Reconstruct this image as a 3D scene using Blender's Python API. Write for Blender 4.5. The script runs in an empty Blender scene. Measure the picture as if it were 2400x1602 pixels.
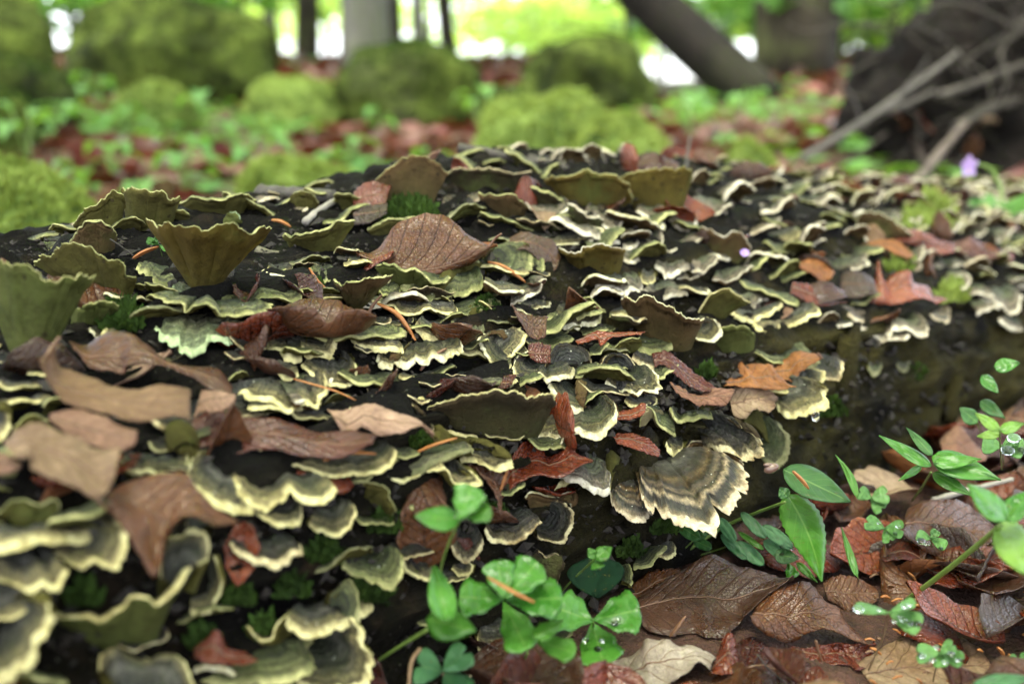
import bpy, math, random
import numpy as np
from mathutils import Vector, noise, Matrix

R = math.radians
random.seed(7)
RNG = np.random.default_rng(11)
SC = bpy.context.scene
COL = SC.collection

# ------------------------------------------------------------------ camera
LENS, PITCH, FOCUS, FSTOP = 35.0, R(12.0), 0.455, 5.0
FPX = LENS / 36.0 * 2400.0
cam_d = bpy.data.cameras.new('camera')
cam_d.lens = LENS; cam_d.sensor_width = 36.0
cam_d.clip_start = 0.01; cam_d.clip_end = 2000
cam_d.dof.use_dof = True; cam_d.dof.focus_distance = FOCUS; cam_d.dof.aperture_fstop = FSTOP
cam = bpy.data.objects.new('camera', cam_d); COL.objects.link(cam)
cam.location = (0, 0, 0); cam.rotation_euler = (math.pi / 2 - PITCH, 0, 0)
SC.camera = cam

# ------------------------------------------------------------------ light
SUN_EL, SUN_AZ = R(70), R(-140)          # azimuth measured from +Y towards +X
world = bpy.data.worlds.new('World'); SC.world = world; world.use_nodes = True
wn = world.node_tree; wn.nodes.clear()
sky = wn.nodes.new('ShaderNodeTexSky'); sky.sky_type = 'NISHITA'; sky.sun_disc = False
sky.sun_elevation = SUN_EL; sky.sun_rotation = SUN_AZ
sky.air_density = 1.0; sky.dust_density = 2.5; sky.ozone_density = 0.5
bg = wn.nodes.new('ShaderNodeBackground'); bg.inputs['Strength'].default_value = 0.10
wo = wn.nodes.new('ShaderNodeOutputWorld')
hs = wn.nodes.new('ShaderNodeHueSaturation'); hs.inputs['Saturation'].default_value = 0.35     # thin overcast: a whiter sky
wn.links.new(sky.outputs[0], hs.inputs['Color']); wn.links.new(hs.outputs[0], bg.inputs[0]); wn.links.new(bg.outputs[0], wo.inputs[0])
sun_d = bpy.data.lights.new('sun', 'SUN'); sun_d.energy = 1.5; sun_d.angle = R(38); sun_d.color = (1, .93, .80)
sun = bpy.data.objects.new('sun', sun_d); COL.objects.link(sun)
sv = Vector((math.cos(SUN_EL) * math.sin(SUN_AZ), math.cos(SUN_EL) * math.cos(SUN_AZ), math.sin(SUN_EL)))
sun.rotation_euler = (-sv).to_track_quat('-Z', 'Y').to_euler()
sun.location = sv * 20
SC.view_settings.view_transform = 'Standard'; SC.view_settings.look = 'None'
SC.view_settings.exposure = 3.55; SC.view_settings.gamma = 1
SC.view_settings.use_curve_mapping = False
SC.cycles.max_bounces = 6; SC.cycles.transparent_max_bounces = 8
SC.cycles.use_denoising = True
SC.cycles.caustics_reflective = False; SC.cycles.caustics_refractive = False

# ------------------------------------------------------------------ geometry of the place
CP, SP = math.cos(PITCH), math.sin(PITCH)
def ray(px, py):
    a = (px - 1200.0) / FPX; b = (801.0 - py) / FPX
    return np.array((a, CP + b * SP, -SP + b * CP))
AXU = np.array((math.cos(R(42)), math.sin(R(42)))); AXV = np.array((-AXU[1], AXU[0]))
PV = np.array((.282, .290, .295, .301, .318, .36, .40, .45, .50, .56, .62, .68, .72, .735))
PZ = np.array((-.32, -.22, -.16, -.130, -.110, -.080, -.054, -.032, -.019, -.020, -.05, -.12, -.22, -.32))
CU = np.array((-.6, 0., .14, .22, .30, .36, .42, .50, .6, .87, 1.3, 2.5)); CZ = np.array((-.075, -.07, -.055, -.042, -.038, -.027, -.019, -.016, -.02, -.048, -.065, -.12))
GY = np.array((-50., 0., 1., 2., 3.5, 6., 10., 14., 25., 60., 400.)); GZ = np.array((-.22, -.22, -.215, -.13, .02, .30, .70, .95, .8, .0, -6.))
def ground_z(x, y):
    d = math.hypot(x, max(y, 0.0))
    b = float(np.interp(d if y > 0 else 0, GY, GZ))
    if d > 4: b -= .42 * min(1, (d - 4) / 5) * math.exp(-((x / max(y, .1) - .165) / .055) ** 2)
    if d > .9: b += .05 * min(1, (d - .9)) * noise.noise((x * .9, y * .9, 3.1))
    return b + .006 * noise.noise((x * 9, y * 9, 0))
def edge_shift(u):
    return .008 * noise.noise((u * 7, 1.7, 0)) + .004 * noise.noise((u * 23, 5.7, 0))
def log_z(u, v):
    v = v - edge_shift(u)
    if v < PV[0] or v > PV[-1]: return -1.0
    w = min(1, max(0, (v - .30) / .15))
    return float(np.interp(v, PV, PZ)) + w * (float(np.interp(u, CU, CZ)) + .018) + .004 * w * noise.noise((u * 14, v * 14, 2))
def surf_z(x, y):
    u = x * AXU[0] + y * AXU[1]; v = x * AXV[0] + y * AXV[1]
    return max(log_z(u, v), ground_z(x, y))
_tc = {}
def t_surf(px, py):
    k = (round(px), round(py))
    if k in _tc: return _tc[k]
    d = ray(px, py); t = .2; res = 2.5
    while t < 2.5:
        if t * d[2] < surf_z(t * d[0], t * d[1]):
            res = t; break
        t += .002
    _tc[k] = res
    return res
def at(px, py, t): return ray(px, py) * t
def on_ground(px, py, z=None):
    d = ray(px, py)
    return d * ((z if z is not None else -.22) / d[2])

# ------------------------------------------------------------------ materials
def nd(nt, typ, **kw):
    n = nt.nodes.new('ShaderNode' + typ)
    for k, v in kw.items():
        if k in n.inputs.keys() if hasattr(n.inputs, 'keys') else False: n.inputs[k].default_value = v
        else: setattr(n, k, v)
    return n
class Mat:
    def __init__(s, name):
        s.m = bpy.data.materials.new(name); s.m.use_nodes = True; s.nt = s.m.node_tree; s.nt.nodes.clear()
        s.out = s.nt.nodes.new('ShaderNodeOutputMaterial'); s.bsdf = s.nt.nodes.new('ShaderNodeBsdfPrincipled')
        s.nt.links.new(s.bsdf.outputs[0], s.out.inputs[0])
    def n(s, typ, **kw):
        n = s.nt.nodes.new('ShaderNode' + typ)
        for k, v in kw.items(): setattr(n, k, v)
        return n
    def l(s, a, b): s.nt.links.new(a, b)
    def val(s, x, sock):
        if hasattr(x, 'links') or isinstance(x, bpy.types.NodeSocket): s.l(x, sock)
        else: sock.default_value = x
    def math(s, op, a, b=0.0, c=None, clamp=False):
        n = s.n('Math', operation=op); n.use_clamp = clamp
        s.val(a, n.inputs[0]); s.val(b, n.inputs[1])
        if c is not None: s.val(c, n.inputs[2])
        return n.outputs[0]
    def noise(s, scale, detail=4, rough=.6, vec=None, dist=0.0, col=False):
        n = s.n('TexNoise'); n.inputs['Scale'].default_value = scale; n.inputs['Detail'].default_value = detail
        n.inputs['Roughness'].default_value = rough; n.inputs['Distortion'].default_value = dist
        s.l(vec if vec is not None else s.coord(), n.inputs['Vector'])
        return n.outputs['Color' if col else 'Fac']
    _c = None
    def coord(s):
        if s._c is None:
            tc = s.n('NewGeometry'); s._c = tc.outputs['Position']
        return s._c
    def ramp(s, fac, stops, interp='LINEAR'):
        n = s.n('ValToRGB'); n.color_ramp.interpolation = interp
        e = n.color_ramp.elements
        while len(e) < len(stops): e.new(.5)
        for i, (p, c) in enumerate(stops):
            e[i].position = p; e[i].color = (c[0], c[1], c[2], 1) if not isinstance(c, (int, float)) else (c, c, c, 1)
        s.l(fac, n.inputs[0]); return n.outputs[0]
    def mix(s, fac, a, b, mode='MIX'):
        n = s.n('Mix', data_type='RGBA', blend_type=mode)
        s.val(fac, n.inputs[0])
        for x, sock in ((a, n.inputs[6]), (b, n.inputs[7])):
            if isinstance(x, bpy.types.NodeSocket): s.l(x, sock)
            else: sock.default_value = (x[0], x[1], x[2], 1)
        return n.outputs[2]
    def bump(s, h, strength=.5, dist=.001):
        n = s.n('Bump'); n.inputs['Strength'].default_value = strength; n.inputs['Distance'].default_value = dist
        s.l(h, n.inputs['Height']); s.l(n.outputs[0], s.bsdf.inputs['Normal'])
    def col(s, c):
        if isinstance(c, bpy.types.NodeSocket): s.l(c, s.bsdf.inputs['Base Color'])
        else: s.bsdf.inputs['Base Color'].default_value = (*c, 1)
    def rough(s, r): s.val(r, s.bsdf.inputs['Roughness'])
    def spec(s, v): s.bsdf.inputs['Specular IOR Level'].default_value = v
    def translucent(s, color, fac):
        t = s.n('BsdfTranslucent')
        if isinstance(color, bpy.types.NodeSocket): s.l(color, t.inputs[0])
        else: t.inputs[0].default_value = (*color, 1)
        m = s.n('MixShader'); m.inputs[0].default_value = fac
        s.l(s.bsdf.outputs[0], m.inputs[1]); s.l(t.outputs[0], m.inputs[2]); s.l(m.outputs[0], s.out.inputs[0])
    def attr(s, name):
        n = s.n('Attribute', attribute_name=name); return n
    def rnd(s): return s.n('ObjectInfo').outputs['Random']

def cap_mat(name, stops, algae=.25, grain=1.0, rough=.62, bands=9.0, warp=.26, stk=.5):
    m = Mat(name); a = m.attr('fan'); sep = m.n('SeparateXYZ'); m.l(a.outputs['Vector'], sep.inputs[0])
    rr, th = sep.outputs[0], sep.outputs[1]
    comb = m.n('CombineXYZ'); m.l(m.math('MULTIPLY', rr, 1.5), comb.inputs[0]); m.l(m.math('MULTIPLY', th, 16), comb.inputs[1]); m.l(m.math('MULTIPLY', m.rnd(), 40), comb.inputs[2])
    streak = m.noise(3.0, 3, .6, comb.outputs[0])
    n1 = m.noise(95, 4, .6); n2 = m.noise(420, 4, .7); n3 = m.noise(1500, 3, .7)
    r2 = m.math('ADD', rr, m.math('MULTIPLY', m.math('SUBTRACT', n1, .5), warp))
    r2 = m.math('ADD', r2, m.math('MULTIPLY', m.math('SUBTRACT', streak, .5), .32 * stk), clamp=True)
    c = m.ramp(r2, stops)
    # fine concentric zones
    z = m.math('SINE', m.math('MULTIPLY', m.math('ADD', r2, m.math('MULTIPLY', m.rnd(), .7)), bands * 6.28))
    zf = m.math('MULTIPLY_ADD', z, .5, .5)
    c = m.mix(m.math('MULTIPLY', zf, .55), c, m.mix(1.0, c, (.42, .40, .36), 'MULTIPLY'))
    c = m.mix(m.math('MULTIPLY', m.ramp(n2, [(.46, 0), (.7, 1)]), .65 * grain), c, m.mix(1.0, c, (2.0, 1.95, 1.8), 'MULTIPLY'))
    c = m.mix(m.math('MULTIPLY', m.ramp(streak, [(.35, 1), (.55, 0)]), stk), c, m.mix(1.0, c, (.45, .43, .4), 'MULTIPLY'))
    # algae and dark specks, pale crumbs
    al = m.math('MULTIPLY', m.ramp(m.noise(38, 5, .7), [(.48, 0), (.66, 1)]), algae)
    c = m.mix(al, c, (.045, .07, .015))
    c = m.mix(m.math('MULTIPLY', m.ramp(m.noise(240, 4, .75), [(.44, 1), (.56, 0)]), .55), c, m.mix(1.0, c, (.38, .37, .33), 'MULTIPLY'))
    vo = m.n('TexVoronoi'); vo.inputs['Scale'].default_value = 520; m.l(m.coord(), vo.inputs['Vector'])
    sp = m.math('MULTIPLY', m.math('LESS_THAN', vo.outputs['Distance'], .22), m.math('GREATER_THAN', n1, .52))
    c = m.mix(m.math('MULTIPLY', sp, .75), c, (.02, .02, .014))
    vw = m.n('TexVoronoi'); vw.inputs['Scale'].default_value = 380; m.l(m.coord(), vw.inputs['Vector'])
    ws = m.math('MULTIPLY', m.math('LESS_THAN', vw.outputs['Distance'], .14), m.math('LESS_THAN', n1, .40))
    c = m.mix(m.math('MULTIPLY', ws, .7), c, (.6, .6, .52))
    m.col(c); m.rough(rough); m.spec(.35)
    h = m.math('ADD', m.math('MULTIPLY', n3, .25), m.math('MULTIPLY', n2, .6))
    h = m.math('ADD', h, m.math('MULTIPLY', zf, .6)); h = m.math('ADD', h, m.math('MULTIPLY', streak, 1.4 * stk))
    m.bump(h, 1.0, .0016)
    return m.m
CAPS = {
 'green': cap_mat('cap_olive_green', [(0, (.012, .017, .007)), (.28, (.05, .06, .022)), (.42, (.022, .028, .014)), (.55, (.12, .135, .055)), (.66, (.05, .058, .02)), (.76, (.17, .18, .075)), (.83, (.075, .08, .03)), (.92, (.21, .21, .085)), (1, (.33, .30, .13))], .5, 1.3),
 'yellow': cap_mat('cap_grey_yellow', [(0, (.014, .014, .011)), (.3, (.045, .045, .038)), (.48, (.12, .115, .10)), (.6, (.035, .034, .026)), (.70, (.10, .09, .055)), (.80, (.2, .17, .08)), (.86, (.12, .10, .05)), (.94, (.33, .29, .13)), (1, (.42, .38, .18))], .3, 1.3),
 'cream': cap_mat('cap_grey_cream', [(0, (.010, .010, .008)), (.3, (.035, .036, .027)), (.48, (.015, .016, .013)), (.60, (.11, .10, .065)), (.70, (.028, .026, .015)), (.80, (.15, .125, .055)), (.86, (.06, .05, .025)), (.95, (.34, .31, .19)), (1, (.48, .45, .33))], .28, 1.3),
 'white': cap_mat('cap_pale_pink', [(0, (.025, .03, .016)), (.3, (.075, .085, .045)), (.5, (.14, .14, .09)), (.62, (.075, .06, .04)), (.75, (.24, .2, .145)), (.83, (.13, .10, .07)), (1, (.40, .36, .28))], .3, 1.3),
 'brown': cap_mat('cap_zoned_brown', [(0, (.035, .035, .030)), (.22, (.07, .066, .056)), (.36, (.02, .015, .011)), (.45, (.10, .062, .026)), (.53, (.012, .009, .008)), (.60, (.13, .095, .06)), (.66, (.016, .011, .008)), (.72, (.26, .20, .13)), (.78, (.03, .026, .022)), (.84, (.05, .046, .038)), (.90, (.20, .15, .09)), (1, (.42, .37, .26))], .10, 1.4, .4, 5, .075, .25),
 'dark': cap_mat('cap_charcoal', [(0, (.022, .022, .021)), (.35, (.05, .05, .05)), (.52, (.02, .02, .02)), (.66, (.06, .055, .05)), (.8, (.02, .016, .012)), (.94, (.16, .13, .07)), (1, (.32, .28, .16))], .15, 1.3, .42),
 'mint': cap_mat('cap_lichen_mint', [(0, (.06, .05, .03)), (.4, (.11, .105, .065)), (.7, (.14, .165, .09)), (1, (.22, .28, .155))], .35, 1.6),
 'mossy': cap_mat('cap_mossy', [(0, (.015, .024, .008)), (.4, (.045, .055, .026)), (.75, (.09, .095, .055)), (1, (.12, .105, .055))], .6, 1.6),
}
def margin_mat(name, c1, c2, inner, lo=.885, hi=.955):
    m = Mat(name); n = m.noise(260, 4, .65); n2 = m.noise(1300, 3, .7); n3 = m.noise(60, 3, .5)
    a = m.attr('fan'); sep = m.n('SeparateXYZ'); m.l(a.outputs['Vector'], sep.inputs[0])
    c = m.ramp(m.math('ADD', m.math('MULTIPLY', n, .6), m.math('MULTIPLY', n3, .4)), [(.40, c2), (.64, c1)])
    r = m.math('ADD', sep.outputs[0], m.math('MULTIPLY', m.math('SUBTRACT', n, .5), .16)); r = m.math('ADD', r, m.math('MULTIPLY', m.math('SUBTRACT', n3, .5), .22))
    c = m.mix(m.ramp(r, [(lo, 1), (hi, 0)]), c, inner)
    c = m.mix(m.math('MULTIPLY', m.math('GREATER_THAN', n2, .60), .55), c, m.mix(1., c, (.42, .38, .3), 'MULTIPLY'))
    m.col(c); m.rough(.75); m.spec(.25); m.bump(m.math('ADD', n, m.math('MULTIPLY', n2, .5)), .9, .001)
    m.translucent(c, .10)
    return m.m
MARG = {
 'green': margin_mat('margin_pale_green', (0.486, 0.461, 0.205), (.17, .165, .06), (.15, .155, .06), .91, .985),
 'yellow': margin_mat('margin_yellow', (0.717, 0.653, 0.346), (.40, .34, .14), (.18, .15, .07)),
 'cream': margin_mat('margin_cream', (.70, .66, .49), (.38, .33, .15), (.17, .145, .07)),
 'white': margin_mat('margin_white', (0.717, 0.666, 0.538), (.36, .30, .2), (.2, .17, .12)),
 'brown': margin_mat('margin_cream_pink', (.58, .52, .38), (.34, .25, .15), (.13, .10, .06)),
 'dark': margin_mat('margin_tan', (0.614, 0.55, 0.333), (.25, .18, .08), (.05, .04, .026)),
 'mint': margin_mat('margin_mint', (0.486, 0.602, 0.346), (.25, .30, .16), (0.26, 0.3, 0.16)),
 'mossy': margin_mat('margin_moss', (0.256, 0.243, 0.128), (.1, .1, .04), (0.12, 0.12, 0.06)),
}
def pore_mat(name, c1, c2, tr=.3):
    m = Mat(name); a = m.attr('fan'); sep = m.n('SeparateXYZ'); m.l(a.outputs['Vector'], sep.inputs[0])
    n = m.noise(55, 4, .6); n2 = m.noise(1100, 3, .7)
    c = m.ramp(n, [(.35, c1), (.65, c2)])
    c = m.mix(m.math('MULTIPLY', m.ramp(m.noise(150, 4, .7), [(.45, 0), (.62, 1)]), .6), c, m.mix(1., c, (.5, .45, .4), 'MULTIPLY'))
    c = m.mix(m.math('MULTIPLY', m.math('SUBTRACT', 1., sep.outputs[0]), .35), c, (.07, .085, .025))
    v = m.n('TexVoronoi'); v.inputs['Scale'].default_value = 140; m.l(m.coord(), v.inputs['Vector'])
    sp = m.math('MULTIPLY', m.math('LESS_THAN', v.outputs['Distance'], .16), m.math('GREATER_THAN', n, .5))
    c = m.mix(m.math('MULTIPLY', sp, .7), c, (.03, .02, .01))
    c = m.mix(m.math('MULTIPLY', m.ramp(m.noise(30, 5, .7), [(.55, 0), (.7, 1)]), .5), c, (.10, .13, .03))
    m.col(c); m.rough(.8); m.spec(.2); n5 = m.noise(180, 4, .7)
    m.bump(m.math('ADD', m.math('MULTIPLY', n5, 2.0), m.math('ADD', n2, m.math('MULTIPLY', n, .7))), .9, .0012)
    m.translucent(m.mix(1., c, (1.6, 1.4, .7), 'MULTIPLY'), tr)
    return m.m
PORE = {  # undersides darkened for contrast: shade put into the pore colours
 'ochre': pore_mat('pores_ochre', (0.102, 0.0646, 0.0109), (0.156, 0.112, 0.0204), .35),
 'olive': pore_mat('pores_olive', (0.068, 0.0558, 0.0122), (0.116, 0.102, 0.0238), .33),
 'green': pore_mat('pores_green', (0.0748, 0.0884, 0.0204), (0.136, 0.15, 0.0408), .35),
 'brown': pore_mat('pores_brown', (0.068, 0.0374, 0.015), (0.116, 0.068, 0.0272), .2),
 'dark': pore_mat('pores_dark', (0.0204, 0.0129, 0.00612), (0.0442, 0.0286, 0.0122), .12),
 'tan': pore_mat('pores_tan', (0.204, 0.163, 0.0816), (0.286, 0.245, 0.136), .2),
}
DEFP = {'green': 'olive', 'yellow': 'olive', 'cream': 'brown', 'white': 'brown', 'brown': 'brown', 'dark': 'dark', 'mint': 'green', 'mossy': 'olive'}

def leaf_mat(name, c1, c2, vein, rough=.3, spec=.5, nv=9.0, slope=.42, trans=.15, blot=.7, vstr=.8, wet=True):
    m = Mat(name); a = m.attr('leaf'); sep = m.n('SeparateXYZ'); m.l(a.outputs['Vector'], sep.inputs[0])
    s, w = sep.outputs[0], sep.outputs[1]
    aw = m.math('ABSOLUTE', w)
    f = m.math('FRACT', m.math('MULTIPLY', m.math('SUBTRACT', s, m.math('MULTIPLY', aw, slope * .6)), nv))
    tri = m.math('ABSOLUTE', m.math('SUBTRACT', f, .5))
    v = m.ramp(tri, [(0, 1), (.02, .8), (.05, 0)])
    mid = m.ramp(aw, [(0, 1), (.02, .8), (.05, 0)])
    vn = m.math('MAXIMUM', v, mid)
    n1 = m.noise(45, 5, .65); n2 = m.noise(320, 4, .7); n3 = m.noise(1700, 2, .6)
    c = m.ramp(m.math('ADD', m.math('MULTIPLY', n1, .65), m.math('MULTIPLY', m.math('SUBTRACT', m.rnd(), .5), .35)), [(.22, c1), (.48, c2)])
    c = m.mix(m.math('MULTIPLY', m.ramp(n2, [(.5, 0), (.72, 1)]), blot), c, m.mix(1., c, (.4, .36, .36), 'MULTIPLY'))
    rv = m.n('TexVoronoi', feature='DISTANCE_TO_EDGE'); rv.inputs['Scale'].default_value = 620; m.l(m.coord(), rv.inputs['Vector'])
    net = m.ramp(rv.outputs['Distance'], [(0, 1), (.09, 0)])
    n0 = m.noise(16, 4, .6)
    c = m.mix(m.math('MULTIPLY', m.ramp(n0, [(.42, 0), (.62, 1)]), .65), c, m.mix(1., c, (.5, .42, .38), 'MULTIPLY'))
    c = m.mix(m.math('MULTIPLY', m.ramp(m.noise(150, 4, .7), [(.52, 0), (.66, 1)]), .5), c, m.mix(1., c, (1.7, 1.75, 1.8), 'MULTIPLY'))
    c = m.mix(m.math('MULTIPLY', net, .35), c, m.mix(1., c, (.45, .42, .4), 'MULTIPLY'))
    c = m.mix(m.math('MULTIPLY', vn, vstr), c, vein)
    vo = m.n('TexVoronoi'); vo.inputs['Scale'].default_value = 260; m.l(m.coord(), vo.inputs['Vector'])
    sp = m.math('MULTIPLY', m.math('LESS_THAN', vo.outputs['Distance'], .075), m.math('GREATER_THAN', n1, .58))
    c = m.mix(m.math('MULTIPLY', sp, .8), c, (.4, .36, .3))
    m.col(c)
    m.rough(m.math('ADD', rough, m.math('MULTIPLY', m.ramp(n1, [(.4, 0), (.7, 1)]), .3)))
    m.spec(spec)
    # the blade swells between its side veins
    pil = m.math('MULTIPLY', m.math('SUBTRACT', .5, m.math('POWER', m.math('SUBTRACT', .5, tri), 2.0)), -1.0)
    h = m.math('ADD', m.math('MULTIPLY', m.math('SMOOTH_MIN', tri, .16, .1), 1.1), m.math('MULTIPLY', n2, .35))
    h = m.math('ADD', h, m.math('MULTIPLY', n3, .12)); h = m.math('SUBTRACT', h, m.math('MULTIPLY', vn, .3)); h = m.math('SUBTRACT', h, m.math('MULTIPLY', net, .22)); h = m.math('ADD', h, m.math('MULTIPLY', m.noise(110, 3, .6), .9))
    m.bump(h, .8, .0014)
    m.translucent(m.mix(1., c, (1.8, 1.3, .8), 'MULTIPLY'), trans)
    return m.m
LEAF = {
 'brown': leaf_mat('leaf_chestnut', (.066, .021, .006), (.125, .044, .013), (0.02015, 0.007254, 0.003224), 0.22, 0.5),
 'dark': leaf_mat('leaf_dark_brown', (.034, .013, .006), (.068, .028, .013), (0.05347, 0.02495, 0.01141), 0.24, 0.5),
 'red': leaf_mat('leaf_wet_red', (.11, .016, .004), (.21, .04, .009), (0.02511, 0.005022, 0.002511), 0.13, 0.6),
 'maroon': leaf_mat('leaf_maroon', (.05, .011, .006), (.10, .024, .012), (0.01116, 0.00372, 0.002976), 0.2, 0.5),
 'orange': leaf_mat('leaf_orange', (.20, .065, .014), (.30, .12, .035), (0.0868, 0.02604, 0.006944), .38, .4, 6, .5, .25),
 'tan': leaf_mat('leaf_tan', (.19, .11, .06), (.34, .245, .16), (0.09424, 0.04123, 0.0212), .55, .3, 6, .5, .2, .45),
 'pale': leaf_mat('leaf_pale_grey', (.33, .27, .22), (.48, .42, .35), (0.2232, 0.1395, 0.0837), .55, .4, 5, .5, .15, .5),
 'pink': leaf_mat('leaf_pinkish', (.2, .095, .058), (.35, .225, .16), (0.1004, 0.03348, 0.02232), .5, .3, 6, .5, .2, .45),
 'farred_sheen': leaf_mat('litter_red_sky_sheen', (.13, .035, .03), (.26, .085, .07), (.1, .03, .02), .45, .5),  # far litter, brightened: pinkish sky reflection put into the colour
 'farpink_sheen': leaf_mat('litter_pink_sky_sheen', (.20, .10, .085), (.40, .25, .22), (.2, .1, .08), .5, .4),  # sky reflection painted in as a pale pink leaf colour
}
def green_mat(name, c1, c2, rough=.3, trans=.35, vein=(.22, .34, .10), nv=7, spec=.5, slope=.5, vstr=.35):
    m = Mat(name); a = m.attr('leaf'); sep = m.n('SeparateXYZ'); m.l(a.outputs['Vector'], sep.inputs[0])
    s, w = sep.outputs[0], sep.outputs[1]; aw = m.math('ABSOLUTE', w)
    f = m.math('FRACT', m.math('MULTIPLY', m.math('SUBTRACT', s, m.math('MULTIPLY', aw, slope * .6)), nv))
    tri = m.math('ABSOLUTE', m.math('SUBTRACT', f, .5))
    vn = m.math('MAXIMUM', m.ramp(tri, [(0, .5), (.05, 0)]), m.ramp(aw, [(0, 1), (.03, .8), (.07, 0)]))
    n1 = m.noise(60, 4, .6); n2 = m.noise(700, 3, .6)
    c = m.ramp(m.math('ADD', m.math('MULTIPLY', n1, .7), m.math('MULTIPLY', m.math('SUBTRACT', m.rnd(), .5), .3)), [(.2, c1), (.5, c2)])
    c = m.mix(m.math('MULTIPLY', m.ramp(m.noise(210, 4, .7), [(.5, 0), (.68, 1)]), .45), c, m.mix(1., c, (.55, .5, .45), 'MULTIPLY'))
    c = m.mix(m.math('MULTIPLY', m.ramp(m.noise(420, 3, .7), [(.64, 0), (.7, 1)]), .5), c, (.13, .10, .03))
    c = m.mix(m.math('MULTIPLY', vn, vstr), c, vein)
    m.col(c); m.rough(m.math('ADD', rough, m.math('MULTIPLY', m.ramp(n1, [(.4, 0), (.6, 1)]), .2))); m.spec(spec)
    m.bump(m.math('ADD', m.math('MULTIPLY', m.math('SMOOTH_MIN', tri, .2, .15), .7), m.math('MULTIPLY', n2, .3)), .4, .0006)
    m.translucent(m.mix(1., c, (1.5, 1.6, .5), 'MULTIPLY'), trans)
    return m.m
GREEN = {
 'glossy': green_mat('leaf_glossy_green', (.035, .14, .016), (.075, .23, .028), .2, .35),
 'sorrel': green_mat('leaf_sorrel_green', (.075, .19, .045), (.12, .27, .07), .45, .35, vstr=.2),
 'deep': green_mat('leaf_deep_green', (.022, .08, .016), (.04, .125, .024), .42, .3),
 'bluish': green_mat('leaf_bluish_green', (.028, .105, .035), (.05, .15, .055), .45, .3, vstr=.15),
 'lime': green_mat('leaf_lime_green', (.13, .27, .035), (.2, .34, .05), .35, .4),
 'shade': green_mat('leaf_painted_shade_green', (.003, .012, .006), (.005, .018, .008), .75, .05, vein=(.01, .02, .01), spec=.08, vstr=.1),  # nearly black leaf, the shade around it put into its colour
 'bright': green_mat('leaf_bright_green', (.038, .135, .012), (.065, .19, .02), .3, .4),
}
def simple(name, c1, c2, scale=40, rough=.6, bump=.4, spec=.4, trans=0, dist=.001):
    m = Mat(name); n = m.noise(scale, 5, .65); n2 = m.noise(scale * 7, 3, .65)
    c = m.ramp(m.math('ADD', m.math('MULTIPLY', n, .7), m.math('MULTIPLY', n2, .3)), [(.35, c1), (.65, c2)])
    m.col(c); m.rough(rough); m.spec(spec); m.bump(m.math('ADD', n, m.math('MULTIPLY', n2, .5)), bump, dist)
    if trans: m.translucent(m.mix(1., c, (1.5, 1.3, .7), 'MULTIPLY'), trans)
    return m.m
M_HUSK = simple('bud_scale_orange', (.30, .10, .025), (.42, .18, .05), 120, .35, .3, .5, .25)
M_HUSKB = simple('bud_scale_brown', (.12, .055, .03), (.22, .11, .06), 120, .35, .3, .5, .2)
M_STEM = simple('stem_green', (.10, .17, .03), (.17, .25, .06), 90, .4, .2, .4, .15)
M_STEMB = simple('stem_brown', (.12, .07, .035), (.2, .13, .07), 90, .5, .3)
M_STALK = simple('leaf_stalk_brown', (.07, .03, .015), (.13, .06, .03), 150, .4, .3)
M_TWIG = simple('twig_dark', (.02, .016, .013), (.06, .05, .04), 60, .7, .7)
M_TWIGG = simple('twig_grey', (.16, .14, .12), (.30, .27, .24), 60, .7, .6)
M_MOSS = simple('moss_green', (.10, .15, .025), (.27, .34, .085), 30, .9, .6, .15, .2)
M_MOSSD = simple('moss_dark', (.014, .028, .006), (.045, .085, .014), 60, .9, .6, .15, .2)
M_CRUMB = simple('rotten_crumbs', (.004, .003, .0025), (.02, .014, .01), 90, .8, .6)
M_VIOLET = simple('petal_violet', (.36, .24, .60), (.52, .38, .75), 60, .5, .2, .4, .3)
M_SLUG = simple('snail_shell_brown', (.07, .035, .025), (.15, .085, .065), 200, .2, .2, .6)
md = Mat('water'); md.col((.9, .95, .95)); md.rough(.03); md.bsdf.inputs['Transmission Weight'].default_value = 1; md.bsdf.inputs['IOR'].default_value = 1.33; M_WATER = md.m

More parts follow.
